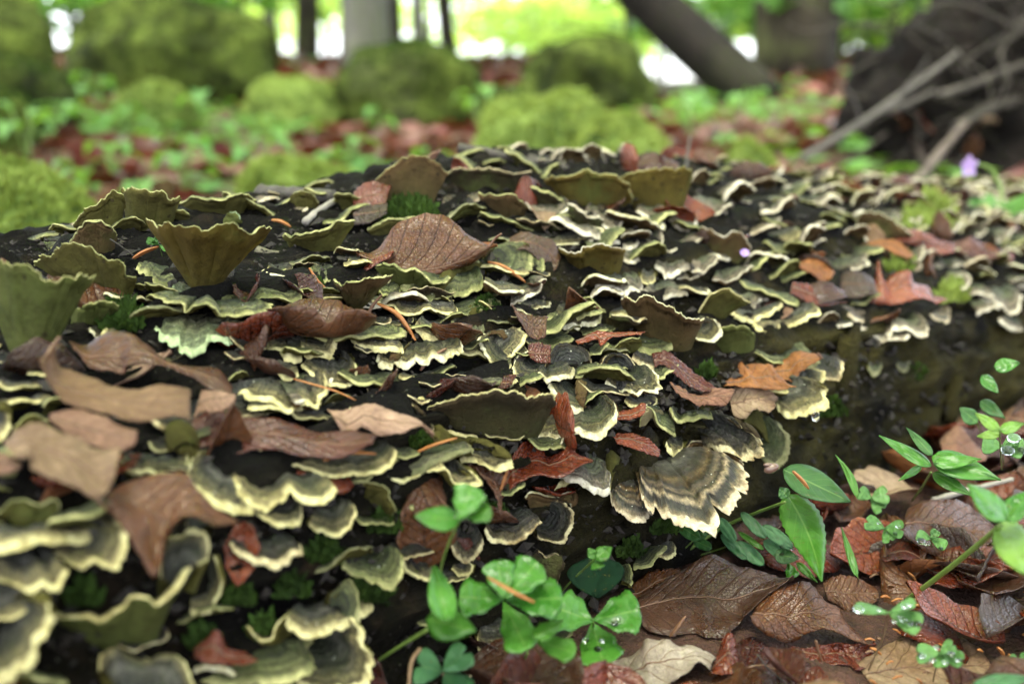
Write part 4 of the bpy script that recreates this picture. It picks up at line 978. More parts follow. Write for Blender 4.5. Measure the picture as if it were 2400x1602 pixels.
# ------------------------------------------------------------------ the bracket fungi seen in the photograph
BR = [
 # upright cups beside the moss mound
 ('tall upright olive bracket flaring into a cup, its ochre underside showing', 'green', (478, 684), [(341,507),(371,519),(429,526),(477,528),(521,526),(548,526),(579,536),(637,529)], .035, dict(bw=.05, pore='ochre', lobe=.03, bow=.02, fold=.06, thick=.0012)),
 ('rounded upright olive bracket next to the tall ochre cup', 'green', (272, 705), [(75,608),(102,591),(136,570),(163,562),(191,562),(211,567),(238,594),(252,601),(279,598),(293,611),(296,632),(320,642)], .014, dict(bw=.12, pore='olive', lobe=.03, bow=.0, fold=.06, thick=.0012)),
 ('big blurred moss-green upright bracket overlapping the rounded olive one', 'green', (70, 845), [(-60,590),(17,608),(44,611),(82,621),(112,635),(163,635),(190,638),(221,635)], .018, dict(bw=.12, pore='green', lobe=.04, bow=.0, fold=.08, thick=.0012)),
 ('narrow green bracket edge tucked beside the big moss-green one', 'green', (205, 765), [(180,715),(205,703),(238,696),(262,700),(278,710)], .012, dict(bw=.3, pore='green')),
 ('wavy grey-green bracket under the tall ochre cup, two brown arches along its rim', 'green', (487, 700), [(342,693),(354,686),(378,696),(385,707),(409,703),(433,717),(436,734),(453,713),(484,708),(507,720),(524,741),(579,730),(616,727),(640,706)], .03, dict(bw=.3, fold=.05)),
 ('crusty mint-green bracket hanging below the wavy grey-green one', 'mint', (473, 727), [(359,758),(368,781),(395,795),(416,799),(422,816),(443,824),(477,817),(487,805),(511,795),(531,802),(559,792),(579,775),(576,758)], .012, dict(bw=.6, lobe=.1)),
 ('small pale boat-shaped bracket at the foot of the tall ochre cup', 'mint', (453, 664), [(400,669),(409,686),(433,693),(460,691),(487,683),(509,662)], .018, {}),
 ('ragged little olive bracket behind the small boat-shaped one', 'green', (375, 620), [(317,625),(341,638),(361,654),(385,662),(412,655)], .012, dict(lobe=.1)),
 ('long pale green bracket reaching from the wavy one towards the bare wood', 'green', (612, 672), [(505,712),(545,706),(579,700),(624,690),(667,693),(695,700),(710,683),(702,669)], .02, dict(bw=.45)),
 # middle of the log
 ('little round green bracket joined to a brown upright one', 'green', (758, 618), [(726,626),(736,645),(750,659),(767,660),(780,650),(794,645)], .012, {}),
 ('brown upright bracket with a thin pale rim below the arched beech leaf', 'green', (835, 715), [(780,650),(800,655),(818,654),(845,652),(872,645),(900,642),(920,635)], .026, dict(bw=.06, pore='brown', lobe=.03, bow=.0, fold=.05, thick=.0012)),
 ('long wavy green bracket rim running in front of the arched beech leaf', 'green', (965, 672), [(876,621),(893,611),(920,615),(951,623),(975,621),(988,628),(1002,642),(1016,654),(1046,652),(1056,638)], .02, dict(bw=.5, pore='green')),
 ('broad green bracket with two scalloped wings and a dark hairy centre', 'green', (1080, 630), [(930,659),(951,678),(975,691),(1002,705),(1014,696),(1017,683),(1039,690),(1070,686),(1104,676),(1125,676),(1133,655),(1128,638)], .03, dict(bw=.25, lobe=.06)),
 ('small thick green bracket between the brown upright one and the winged one', 'green', (910, 660), [(888,672),(893,686),(913,691),(934,690),(941,679)], .012, {}),
 ('large fan-shaped green bracket with clear concentric bands above an orange bud scale', 'green', (1130, 622), [(1131,601),(1150,584),(1172,570),(1203,563),(1234,567),(1251,584),(1252,608),(1240,635),(1223,645),(1200,640),(1180,636)], -.012, dict(bw=.08, bow=.10, lobe=.03, fold=.02)),
 ('pale lobe showing behind the large banded green fan', 'green', (1200, 622), [(1236,575),(1249,584),(1268,591),(1279,608),(1276,626),(1257,634)], -.01, {}),
 ('thin crumbly green strip of bracket above the winged one', 'green', (1088, 634), [(1031,600),(1053,604),(1077,611),(1094,606),(1125,608)], .012, dict(bw=.6)),
 ('crusted white-green bracket below the large banded fan', 'white', (1220, 664), [(1196,708),(1223,696),(1247,690),(1268,672),(1266,655),(1281,645)], .016, dict(bw=.4, lobe=.1)),
 ('olive yellow bracket strip with a rusty rim below the winged bracket', 'yellow', (990, 702), [(872,703),(896,707),(920,717),(941,734),(961,737),(992,729),(1009,724),(1036,732),(1070,735),(1073,718)], .02, dict(bw=.6)),
 ('dull dark olive bracket hanging in shade below the olive yellow strip', 'mossy', (1092, 738), [(1056,751),(1077,768),(1097,781),(1125,778),(1136,764),(1125,747)], .012, {}),
 ('thick grey bracket with four rounded lobes beneath the rolled brown leaf', 'yellow', (703, 768), [(624,802),(631,819),(661,822),(668,836),(685,841),(706,833),(709,821),(736,827),(770,829),(787,809),(791,785)], .025, dict(bw=.4)),
 ('small lobed grey bracket under the thick four-lobed one', 'yellow', (668, 838), [(629,846),(637,863),(658,870),(678,877),(700,866)], .014, dict(bw=.4)),
 ('grey bracket with a broad yellow rim next to the small lobed one', 'yellow', (778, 828), [(706,850),(726,867),(753,884),(777,901),(811,904),(832,884),(835,853),(818,836)], .024, dict(bw=.3)),
 ('smooth grey fan with a jagged yellow rim carrying a fine orange stalk', 'yellow', (690, 880), [(559,920),(586,931),(630,937),(654,951),(681,958),(702,944),(722,944),(746,953),(749,931),(766,910),(766,886)], .03, dict(bw=.2, lobe=.08)),
 ('narrow yellow-green bracket strip above the row of scalloped lobes', 'yellow', (880, 785), [(820,785),(835,805),(859,812),(883,816),(900,819),(924,814),(946,816),(937,802)], .02, dict(bw=.5)),
 ('row of scalloped grey-green lobes forming one long bracket near a dark bud scale', 'cream', (985, 796), [(883,833),(890,853),(917,855),(924,839),(944,848),(968,846),(975,836),(999,839),(1012,826),(1043,836),(1056,829),(1077,819),(1085,798),(1067,788)], .026, dict(bw=.5, lobe=.08)),
 ('frosted bracket with a white fringed rim standing up at an angle', 'cream', (1188, 818), [(1176,792),(1159,776),(1131,778),(1119,792),(1131,816),(1148,836),(1162,856),(1182,865),(1199,853)], .004, dict(bw=.12, lobe=.07)),
 ('short side lobe of the frosted upright bracket', 'cream', (1192, 812), [(1206,838),(1216,830),(1226,824),(1239,819),(1230,809)], .004, dict(bw=.2)),
 ('curved bracket with a bright white fringe just below the frosted one', 'cream', (1275, 846), [(1203,843),(1203,867),(1220,884),(1247,890),(1264,882),(1281,890),(1308,885),(1336,880),(1349,865)], .022, dict(bw=.35, lobe=.07)),
 ('grey domed bracket leaning back behind the white-fringed curve', 'dark', (1332, 866), [(1276,853),(1281,829),(1302,805),(1325,798),(1346,805),(1363,809),(1383,822),(1386,846)], -.012, dict(bw=.25, bow=.12, lobe=.02, fold=.03)),
 ('small mossy lobe at the end of the mossy twig', 'green', (1100, 874), [(1077,887),(1090,907),(1111,907),(1130,897),(1128,880)], .01, {}),
 ('small honey-combed yellow lobe under the mossy twig', 'yellow', (998, 888), [(968,905),(971,931),(995,931),(1016,921),(1022,901)], .01, {}),
 ('wide thin bracket with a dark cavern-like underside and crumbling rim', 'yellow', (1150, 1012), [(1000,958),(1017,944),(1061,931),(1078,927),(1105,920),(1139,917),(1160,910),(1184,917),(1211,920),(1235,927),(1259,917),(1286,913),(1303,927)], .022, dict(bw=.7, pore='dark', lobe=.06)),
 ('grey tongue-shaped bracket drooping over the dark cavern', 'cream', (1352, 903), [(1284,900),(1299,920),(1313,944),(1330,958),(1354,968),(1368,961),(1357,941)], .02, dict(bw=.3)),
 ('S-curved bracket with pearly bands and a cream rim below the grey tongue', 'cream', (1372, 950), [(1247,1002),(1252,1019),(1279,1026),(1313,1028),(1323,1012),(1354,1004),(1374,1016),(1408,1016),(1429,995),(1446,971),(1444,944),(1425,927)], .03, dict(bw=.25, lobe=.05)),
 ('dark dome topping a cluster of frilled grey fans', 'dark', (1442, 872), [(1405,862),(1410,845),(1419,832),(1443,822),(1474,828),(1491,852),(1494,866)], -.01, dict(bw=.3, bow=.12, lobe=.02)),
 ('frilled grey fan split into ruffled lobes beneath the dark dome', 'cream', (1458, 866), [(1419,893),(1436,907),(1453,913),(1467,913),(1484,920),(1494,924),(1508,917),(1525,917),(1540,915),(1547,903),(1546,883),(1532,866)], .02, dict(bw=.2, lobe=.1)),
 ('charcoal bracket with a yellow rim beside the pinkish leaf', 'dark', (952, 985), [(926,958),(935,934),(952,927),(972,948),(996,968),(1013,988),(1017,1005),(1000,1006)], -.003, dict(bw=.3)),
 ('rounded fawn bracket behind a slanting bud scale', 'yellow', (1070, 1046), [(1018,1036),(1018,1012),(1030,997),(1047,1004),(1075,1012),(1102,1012),(1122,1022)], -.004, dict(bw=.3)),
 ('yellow-rimmed grey bracket pointing towards the deep red wet leaf', 'yellow', (1068, 1038), [(1081,1073),(1095,1070),(1119,1075),(1143,1084),(1170,1090),(1190,1087),(1200,1073),(1173,1056),(1139,1039)], .012, dict(bw=.2)),
 ('ochre-rimmed bracket with a banded flap at its end, beneath the yellow-rimmed one', 'yellow', (990, 1075), [(904,1104),(935,1123),(966,1114),(993,1104),(1027,1097),(1047,1092),(1061,1111),(1075,1128),(1102,1133),(1126,1128),(1109,1104),(1081,1080)], .018, dict(bw=.3)),
 ('long yellow ribbon-like bracket crossing in front of the dark red leaf', 'yellow', (735, 1045), [(541,995),(552,1019),(579,1040),(613,1053),(647,1067),(681,1080),(715,1092),(768,1112),(836,1111),(885,1103),(915,1085),(931,1063),(918,1048)], .018, dict(bw=.75, lobe=.04)),
 ('domed grey bracket with a thick knobbly yellow rim', 'yellow', (545, 1088), [(480,1050),(450,1070),(436,1095),(433,1121),(445,1142),(484,1162),(504,1179),(531,1189),(559,1196),(589,1196),(600,1172)], .012, dict(bw=.15)),
 ('bright yellow-rimmed bracket folded into two scoops, lying over the domed grey one', 'yellow', (668, 1100), [(541,1111),(559,1142),(579,1169),(599,1181),(640,1179),(664,1162),(681,1142),(702,1159),(725,1167),(760,1167),(787,1142),(777,1121)], .026, dict(bw=.3)),
 ('greenish lobe hanging under the two-scoop bracket', 'yellow', (652, 1165), [(596,1189),(623,1206),(647,1220),(681,1223),(705,1217),(708,1179)], .012, dict(bw=.4)),
 ('round fawn lobe with a green heart beside the greenish lobe', 'yellow', (775, 1168), [(724,1220),(751,1237),(789,1249),(819,1227),(836,1196),(829,1179)], .014, {}),
 ('mottled olive bracket descending below the ochre-rimmed one', 'green', (870, 1165), [(850,1130),(863,1125),(891,1128),(911,1142),(915,1162),(928,1189),(918,1206)], .008, {}),
 ('small knobbly olive bracket behind the trefoil seedling', 'green', (985, 1152), [(956,1170),(966,1182),(993,1193),(1012,1180),(1027,1160),(1040,1166)], .008, dict(lobe=.1)),
 # foot of the log, middle
 ('slate-grey bracket like a bent tongue under the trefoil seedling', 'dark', (1092, 1225), [(1052,1249),(1062,1279),(1083,1306),(1103,1303),(1124,1286),(1134,1259)], .008, dict(bw=.4)),
 ('nearly black bracket with a thin brown rim and a white chip', 'dark', (1192, 1192), [(1135,1235),(1154,1259),(1185,1266),(1219,1259),(1246,1238),(1273,1214)], .016, dict(bw=.4)),
 ('round charcoal bracket with a broad white wavy margin', 'dark', (1262, 1208), [(1260,1252),(1280,1266),(1314,1272),(1328,1259),(1345,1218),(1338,1187),(1311,1170),(1284,1174)], .006, dict(bw=.2)),
 ('pale lobe behind the round charcoal bracket', 'cream', (1275, 1180), [(1230,1160),(1250,1150),(1290,1160),(1316,1152),(1345,1150),(1352,1165),(1340,1182)], -.004, dict(bw=.5)),
 ('black curled bracket with an ochre lip above the big glossy leaf', 'dark', (1240, 1322), [(1262,1284),(1287,1303),(1311,1294),(1323,1313),(1311,1340),(1304,1375)], .004, dict(bw=.4)),
 ('ragged olive bracket low on the log above the moss beard', 'green', (862, 1288), [(800,1320),(834,1340),(868,1354),(909,1371),(933,1354),(946,1320),(943,1293)], .014, dict(bw=.4, lobe=.09)),
 ('mottled green-yellow bracket next to the ragged olive one', 'yellow', (985, 1288), [(945,1310),(953,1330),(970,1345),(1004,1354),(1025,1337)], .01, dict(bw=.4)),
 ('small smooth tan lobe above the curled shoot leaf', 'yellow', (1082, 1303), [(1059,1330),(1076,1345),(1104,1342),(1110,1318)], .008, {}),
 ('single drooping fawn bracket low between the glossy leaves', 'yellow', (1150, 1432), [(1118,1490),(1122,1507),(1127,1528),(1164,1535),(1199,1511),(1190,1480)], .008, dict(bw=.3)),
 ('crumbly ochre bracket at the hinge of the big zoned fan', 'yellow', (1415, 1075), [(1300,1138),(1325,1128),(1350,1120),(1372,1130),(1390,1142),(1418,1148),(1432,1138),(1424,1118)], .016, dict(bw=.4, lobe=.1)),
 # the big zoned fan and its neighbours
 ('purple-brown lobe at the near corner of the big zoned fan', 'brown', (1468, 1105), [(1430,1150),(1433,1166),(1440,1180),(1464,1200),(1490,1212),(1512,1212),(1530,1192)], .022, dict(bw=.3, lobe=.06)),
 ('big fan-shaped bracket with brown and black rings and a frilled cream rim', 'brown', (1548, 1062), [(1494,1120),(1501,1152),(1508,1172),(1525,1192),(1552,1211),(1569,1204),(1583,1217),(1607,1223),(1630,1227),(1654,1237),(1671,1240),(1680,1222),(1692,1212),(1709,1206),(1722,1186),(1743,1155),(1748,1118),(1750,1104),(1739,1087)], .05, dict(bw=.38, lobe=.03, lobes=44, bow=.07, nr=18, nth=170, fold=.04, notch=((-.45, .025, .16), (.18, .03, .22), (.45, .02, .1)))),
 ('upper ruffled lobe riding on the big zoned fan', 'brown', (1640, 1076), [(1596,1064),(1602,1046),(1616,1034),(1645,1028),(1680,1035),(1710,1048),(1735,1070),(1745,1085),(1728,1098)], .006, dict(bw=.25, lobe=.06)),
 ('small tan snout-like lobe above the big zoned fan', 'yellow', (1592, 1022), [(1559,1032),(1569,1050),(1583,1060),(1597,1055),(1602,1038)], .008, {}),
 ('blackish ridged bracket with a yellow tip behind the big zoned fan', 'dark', (1625, 995), [(1650,1044),(1690,1052),(1726,1057),(1743,1070),(1760,1070),(1767,1059),(1784,1062),(1790,1040),(1784,1022),(1756,1009),(1736,988),(1702,971)], .028, dict(bw=.12, lobe=.05, bow=.12)),
 ('thick moss-grey tongue hanging beside the blackish ridged bracket', 'mossy', (1745, 985), [(1775,1055),(1790,1077),(1811,1091),(1831,1089),(1848,1067),(1852,1029),(1838,1002),(1821,982)], .012, dict(bw=.25, lobe=.02, thick=.005)),
 ('pale curled bracket folded like a paper cone under the orange lobed leaf', 'green', (1556, 962), [(1498,992),(1505,964),(1522,953),(1534,966),(1542,986),(1560,1004),(1584,1018)], .014, dict(bw=.4, pore='tan', lobe=.03)),
 ('pale green bracket like a shallow trough next to the paper-cone one', 'green', (1612, 962), [(1568,950),(1575,966),(1585,986),(1620,977),(1650,974),(1671,976),(1668,966)], .016, dict(bw=.4, pore='tan', lobe=.03)),
 ('grey bracket with a vivid ragged yellow rim beneath the orange lobed leaf', 'yellow', (1800, 892), [(1806,930),(1818,945),(1831,958),(1859,971),(1893,961),(1927,954),(1940,934),(1940,913),(1923,896),(1893,883)], .03, dict(bw=.12, lobe=.07)),
 ('slate bracket jutting out with a cream lip behind the orange lobed leaf', 'dark', (1888, 836), [(1868,856),(1879,866),(1899,876),(1937,879),(1968,879),(1978,852),(1971,842)], .02, dict(bw=.3)),
 ('thin pale green strip of bracket behind the orange lobed leaf', 'green', (1805, 826), [(1763,820),(1780,826),(1800,840),(1830,847),(1852,842)], .012, dict(bw=.6)),
 ('dark shelf peeping over the red strip of leaf', 'green', (1470, 812), [(1419,812),(1436,814),(1450,800),(1470,792),(1500,790)], .012, dict(bw=.5)),
 ('cracked grey-green fan above the dark dome', 'green', (1522, 776), [(1490,803),(1505,813),(1530,820),(1552,824),(1567,817),(1576,803),(1563,785),(1545,772)], .012, dict(bw=.25)),
 ('greyish lobe below the cracked fan', 'dark', (1530, 825), [(1481,833),(1500,846),(1525,857),(1545,858),(1560,845),(1567,832)], .012, dict(bw=.5)),
 # upper half of the log
 ('wide brown upright bracket with a pale torn rim and dark spots on its underside', 'cream', (1560, 805), [(1457,701),(1467,686),(1491,696),(1504,690),(1511,681),(1535,690),(1559,703),(1583,717),(1607,737),(1634,742),(1651,737)], .028, dict(bw=.45, pore='brown', lobe=.04, fold=.02)),
 ('neat tongue-shaped bracket with grey and rust rings below the spotted brown one', 'cream', (1610, 757), [(1601,764),(1620,781),(1644,797),(1668,800),(1688,785),(1692,764),(1678,747),(1658,744)], .02, dict(bw=.1, lobe=.015)),
 ('olive bracket curling upward beside the spotted brown one', 'yellow', (1662, 738), [(1637,727),(1658,693),(1678,679),(1705,674),(1729,686),(1743,696),(1760,700)], .012, dict(bw=.3, pore='olive')),
 ('yellow lipped bracket in the row next to the red leaves', 'yellow', (1772, 722), [(1710,724),(1726,741),(1743,749),(1767,744),(1790,737),(1811,727),(1835,712)], .018, dict(bw=.5)),
 ('grey-topped bracket with a yellow rim curving below the row by the red leaves', 'yellow', (1835, 728), [(1763,758),(1780,768),(1811,768),(1831,761),(1865,758),(1886,744),(1910,735),(1923,727),(1916,713)], .022, dict(bw=.4)),
 ('shaded olive shelf under the grey-topped bracket', 'green', (1720, 815), [(1668,770),(1690,762),(1720,758),(1750,765),(1765,775)], .016, dict(bw=.7, pore='green')),
 ('cream-fringed bracket like a half moon with a dark zoned centre', 'cream', (1350, 712), [(1297,733),(1314,754),(1334,768),(1354,766),(1375,758),(1392,757),(1409,744),(1412,730)], .02, dict(bw=.35)),
 ('arched olive rim behind the cream half moon', 'green', (1382, 730), [(1340,704),(1362,690),(1385,693),(1400,710),(1420,728)], .008, dict(bw=.4)),
 ('fuzzy tan bracket with rippled grey bands in a shaded hollow', 'white', (1450, 638), [(1394,649),(1399,669),(1419,672),(1436,666),(1443,681),(1463,684),(1484,672),(1501,683),(1506,662)], .018, dict(bw=.5)),
 ('small yellow-green lobe next to the fuzzy tan bracket', 'yellow', (1518, 632), [(1501,640),(1506,655),(1520,659),(1535,650),(1535,635)], .008, {}),
 ('ochre-backed upright bracket below the whitish caps', 'white', (1392, 632), [(1310,575),(1331,587),(1358,589),(1365,577),(1389,567),(1412,570),(1436,577),(1463,577)], .022, dict(bw=.6, pore='ochre')),
 ('whitish flat cap over the ochre-backed bracket', 'white', (1410, 542), [(1365,550),(1375,558),(1399,557),(1412,563),(1436,567),(1452,563),(1450,553)], .016, dict(bw=.5)),
 ('round whitish cap with a green middle standing among the pale row', 'white', (1468, 562), [(1451,557),(1453,540),(1470,533),(1491,540),(1498,557),(1491,574),(1474,580),(1460,574)], -.003, dict(bw=.1)),
 ('striped pinkish bracket under the round whitish cap', 'white', (1485, 578), [(1462,601),(1474,608),(1491,609),(1508,594),(1513,574)], .012, dict(bw=.4)),
 ('white-edged scoop beside the round whitish cap', 'white', (1522, 548), [(1506,560),(1521,570),(1538,572),(1554,560),(1552,536)], .01, {}),
 ('pale pink bracket with beaded rim further along the pale row', 'white', (1602, 546), [(1552,584),(1566,591),(1583,582),(1600,580),(1620,570),(1627,563),(1641,560),(1658,543)], .016, dict(bw=.5)),
 ('white-topped roof-like bracket over a dark hollow', 'white', (1695, 602), [(1642,524),(1675,540),(1702,546),(1726,536),(1743,546),(1760,574),(1753,587)], .014, dict(bw=.5)),
 ('short white ragged bracket above the fuzzy tan one', 'white', (1582, 606), [(1533,620),(1552,628),(1559,644),(1583,640),(1596,632),(1617,625)], .014, dict(bw=.5)),
 ('long white ragged strip next to the short white one', 'white', (1672, 588), [(1617,623),(1634,632),(1654,621),(1675,611),(1688,601),(1705,604),(1722,598)], .014, dict(bw=.5)),
 ('cream crescent bracket below the green-edged roof near the crest', 'white', (1283, 468), [(1230,472),(1247,489),(1274,502),(1308,504),(1332,489),(1336,475)], .016, dict(bw=.6)),
 ('brown upright bracket before the cream crescent', 'green', (1190, 508), [(1121,451),(1152,454),(1186,448),(1213,458),(1234,482)], .018, dict(bw=.5, pore='brown')),
 ('green-edged roof-like bracket behind the cream crescent', 'green', (1278, 480), [(1227,434),(1264,437),(1298,451),(1325,468)], .016, dict(bw=.6, pore='dark')),
 ('pale wavy rim continuing past the cream crescent', 'white', (1372, 530), [(1332,468),(1359,482),(1376,499),(1400,502),(1415,510)], .014, dict(bw=.5, pore='dark')),
 ('small cream shelf on the pale wavy rim', 'white', (1393, 480), [(1370,493),(1385,503),(1405,504),(1416,497),(1412,487)], .01, {}),
 ('drooping grey-green cap beyond the small cream shelf', 'white', (1425, 492), [(1402,505),(1415,530),(1440,538),(1458,525),(1460,508),(1450,493)], .01, {}),
 ('pale folded scoop beyond the drooping grey-green cap', 'white', (1520, 482), [(1491,489),(1511,506),(1535,511),(1552,499),(1555,478)], .012, {}),
 ('pale boat-shaped bracket above the pinkish beaded one', 'white', (1600, 498), [(1559,499),(1576,516),(1590,529),(1617,531),(1635,516),(1630,504)], .014, {}),
 ('broad ochre-brown wedge of bracket standing tall at the crest', 'green', (1540, 485), [(1440,412),(1480,397),(1520,392),(1560,388),(1610,390),(1622,402)], .015, dict(bw=.55, pore='ochre')),
 ('scalloped brown bracket rising at the crest beside the ochre wedge', 'green', (1390, 474), [(1277,419),(1304,409),(1345,405),(1376,392),(1393,402),(1430,402),(1454,416),(1478,429)], .016, dict(bw=.6, pore='ochre')),
 ('small cream sickle in front of the scalloped brown bracket', 'white', (1357, 431), [(1324,434),(1340,441),(1362,449),(1383,446),(1389,436)], .012, {}),
 ('curled brown arch in front of the scalloped brown bracket', 'green', (1450, 470), [(1410,447),(1425,432),(1450,428),(1470,435),(1482,452),(1480,470)], .008, dict(pore='ochre')),
 ('grey-green shelf beyond the ochre wedge', 'white', (1680, 463), [(1620,475),(1641,485),(1668,492),(1702,495),(1726,482)], .014, dict(bw=.5)),
 # shaded uprights along the crest
 ('shaded olive upright bracket on the crest next to the moss mound', 'green', (240, 548), [(170,520),(200,480),(225,468),(255,440),(283,450),(290,470)], .014, dict(bw=.4)),
 ('broad dark olive bracket with a notched rim on the shaded crest', 'green', (350, 532), [(290,442),(310,437),(350,440),(385,445),(400,460),(420,455)], .016, dict(bw=.5)),
 ('small tan hood rising above the broad dark olive bracket', 'white', (385, 472), [(352,428),(370,418),(395,415),(412,425),(415,445)], .012, dict(bw=.4)),
 ('brown arched bracket in the shade behind the rounded olive one', 'green', (225, 592), [(160,560),(190,520),(225,505),(255,520),(275,545)], .016, dict(bw=.4, pore='brown')),
 ('low wavy olive bracket between the dark olive one and the black stub', 'green', (510, 502), [(420,467),(455,454),(490,461),(540,452),(570,447),(600,457)], .016, dict(bw=.5)),
 ('short olive bracket behind the tall ochre cup', 'green', (400, 522), [(330,500),(360,485),(390,480),(430,490),(445,497)], .012, dict(bw=.5)),
 ('little rounded grey-green bracket past the rim of the tall ochre cup', 'mint', (545, 542), [(530,505),(540,492),(555,492),(563,506),(562,524)], .006, {}),
 ('rumpled green bracket by the bud scale beyond the bare wood', 'green', (740, 578), [(660,548),(700,548),(740,540),(770,527),(800,512),(832,512)], .014, dict(bw=.5, lobe=.1)),
 ('green bracket rim just behind the arched beech leaf', 'green', (935, 552), [(860,530),(900,510),(950,500),(1000,498),(1020,502)], .012, dict(bw=.6)),
 ('lumpy brown bracket forming the high point of the crest', 'green', (960, 472), [(860,430),(905,395),(950,360),(1000,365),(1030,380),(1050,402)], .012, dict(bw=.5, pore='brown')),
 ('dark bracket under the broken stick on the crest', 'dark', (1140, 442), [(1040,402),(1090,387),(1150,392),(1200,402),(1245,397)], .014, dict(bw=.6)),
 ('small olive bracket at the end of the black stub', 'green', (712, 492), [(680,457),(700,442),(730,447),(747,470)], .01, dict(bw=.5)),
 # the edge of the log further on
 ('whitish bracket with a row of rounded lobes along the edge of the log', 'white', (2070, 748), [(1971,759),(1978,779),(2002,783),(2012,772),(2029,779),(2053,783),(2067,793),(2087,783),(2097,769),(2121,769),(2138,772),(2162,783),(2179,766),(2162,738)], .028, dict(bw=.55, lobe=.06)),
 ('thin brown strip of bracket above the row of rounded lobes', 'brown', (2012, 720), [(1968,721),(1992,738),(2019,749),(2053,745)], .014, dict(bw=.6)),
 ('brown-topped bracket by the moss at the edge of the log', 'brown', (2200, 712), [(2175,730),(2195,745),(2222,752),(2228,722)], .014, {}),
 ('pale lumpy bracket at the far edge of the log above the green flank', 'white', (2335, 670), [(2290,685),(2305,697),(2322,704),(2349,718),(2370,735),(2390,721),(2396,691)], .022, dict(bw=.4)),
 ('greyish bracket just under the pale lumpy one', 'white', (2378, 745), [(2340,745),(2352,758),(2372,768),(2396,772)], .012, {}),
 ('little yellowish bracket hanging low on the flank of the log', 'mossy', (2050, 834), [(2034,856),(2045,872),(2060,870),(2070,850)], .006, {}),
 ('olive drip-like bracket on the flank beside the little yellowish one', 'mossy', (2110, 830), [(2102,850),(2114,866),(2128,862),(2132,840)], .006, {}),
 # foreground, out of focus
 ('olive-grey bracket with a lifted yellow lip by the lower tan leaf', 'yellow', (55, 1272), [(-10,1350),(34,1361),(61,1381),(85,1374),(102,1357),(136,1371),(157,1334),(146,1317)], .024, dict(bw=.35)),
 ('grey bracket ending in a fat cream curl behind the olive-grey one', 'yellow', (130, 1238), [(120,1300),(160,1306),(181,1320),(218,1313),(252,1327),(279,1313),(293,1283),(296,1245),(283,1225),(252,1225)], .016, dict(bw=.2)),
 ('large out-of-focus grey bracket with a broad pale yellow rim', 'yellow', (0, 1440), [(-10,1590),(20,1582),(44,1555),(75,1538),(89,1494),(116,1460),(123,1436),(109,1409),(82,1388),(44,1385)], .02, dict(bw=.25)),
 ('green-bellied upright bracket sweeping up to a curled tip', 'yellow', (290, 1495), [(119,1432),(163,1436),(201,1429),(218,1436),(245,1432),(283,1409),(313,1388),(361,1395),(385,1388),(409,1368),(436,1330),(446,1313)], .02, dict(bw=.4, pore='green', fold=.02)),
 ('tall curled bracket tip with yellow edges rising from the green-bellied one', 'yellow', (415, 1375), [(374,1340),(376,1310),(380,1280),(392,1258),(415,1244),(446,1235),(470,1231),(490,1259),(487,1289),(462,1312)], -.01, dict(bw=.2, toff=-.022)),
 ('narrow yellow-edged flap drooping beside the tall curled tip', 'yellow', (470, 1330), [(501,1303),(518,1351),(511,1395),(490,1429),(446,1432)], .006, dict(bw=.4)),
 ('dark-centred fawn bracket below the two-scoop bracket', 'dark', (622, 1250), [(538,1266),(552,1286),(579,1300),(593,1313),(623,1320),(661,1320),(681,1300),(708,1289),(705,1269)], .018, dict(bw=.4)),
 ('dim grey bracket in shadow above the tall curled tip', 'dark', (465, 1240), [(433,1218),(450,1205),(484,1205),(499,1222)], -.006, dict(toff=-.014)),
 ('pale two-humped bracket nearest the bottom of the log', 'yellow', (340, 1640), [(228,1560),(232,1535),(242,1514),(266,1504),(293,1511),(317,1531),(341,1535),(368,1528),(395,1521),(429,1538),(450,1569),(456,1610)], -.012, dict(bw=.4, bow=.12, toff=-.026)),
 ('small upright yellow crest next to the wrinkled fawn bracket', 'yellow', (655, 1510), [(579,1456),(613,1487),(634,1490),(647,1460),(678,1426),(702,1446)], .012, dict(bw=.5)),
 ('wrinkled fawn bracket with a bluish centre low on the log', 'yellow', (725, 1490), [(650,1560),(700,1600),(780,1625),(850,1607),(870,1579),(875,1545),(854,1511),(851,1477),(830,1450),(800,1410)], .014, dict(bw=.15, lobe=.06)),
 ('pale yellow-green lobe above the wrinkled fawn bracket', 'green', (790, 1425), [(775,1390),(800,1360),(822,1350),(838,1380),(842,1420),(832,1453)], -.006, dict(bw=.4, toff=-.016)),
 ('thin yellow sliver of bracket by the tan leaf', 'yellow', (-25, 985), [(-15,945),(5,950),(18,965),(22,990),(10,1010),(-10,1022)], .01, {}),
 ('dark olive bracket half hidden under the tan leaf', 'green', (82, 1010), [(25,1012),(40,985),(60,968),(90,963),(114,974)], .008, dict(bw=.4)),
 ('thick ochre bracket roll with a white belly under the tan leaf', 'yellow', (372, 1056), [(281,1074),(296,1095),(324,1101),(355,1101),(388,1104),(426,1094),(441,1070),(429,1057)], .012, dict(bw=.6, thick=.004)),
 ('dim olive bracket in shadow beneath the torn tan leaf', 'green', (60, 1218), [(-10,1195),(20,1170),(50,1165),(90,1175),(130,1160),(140,1190),(122,1222)], .006, dict(bw=.4)),
 ('thin cream-edged flake of bracket at the bottom beside the pale two-humped one', 'cream', (520, 1545), [(452,1566),(480,1560),(520,1562),(560,1582),(572,1600)], .01, dict(bw=.5)),
]
for lab, pre, base, rim, L, kw in BR:
    bracket(lab, pre, base, rim, L, **kw)

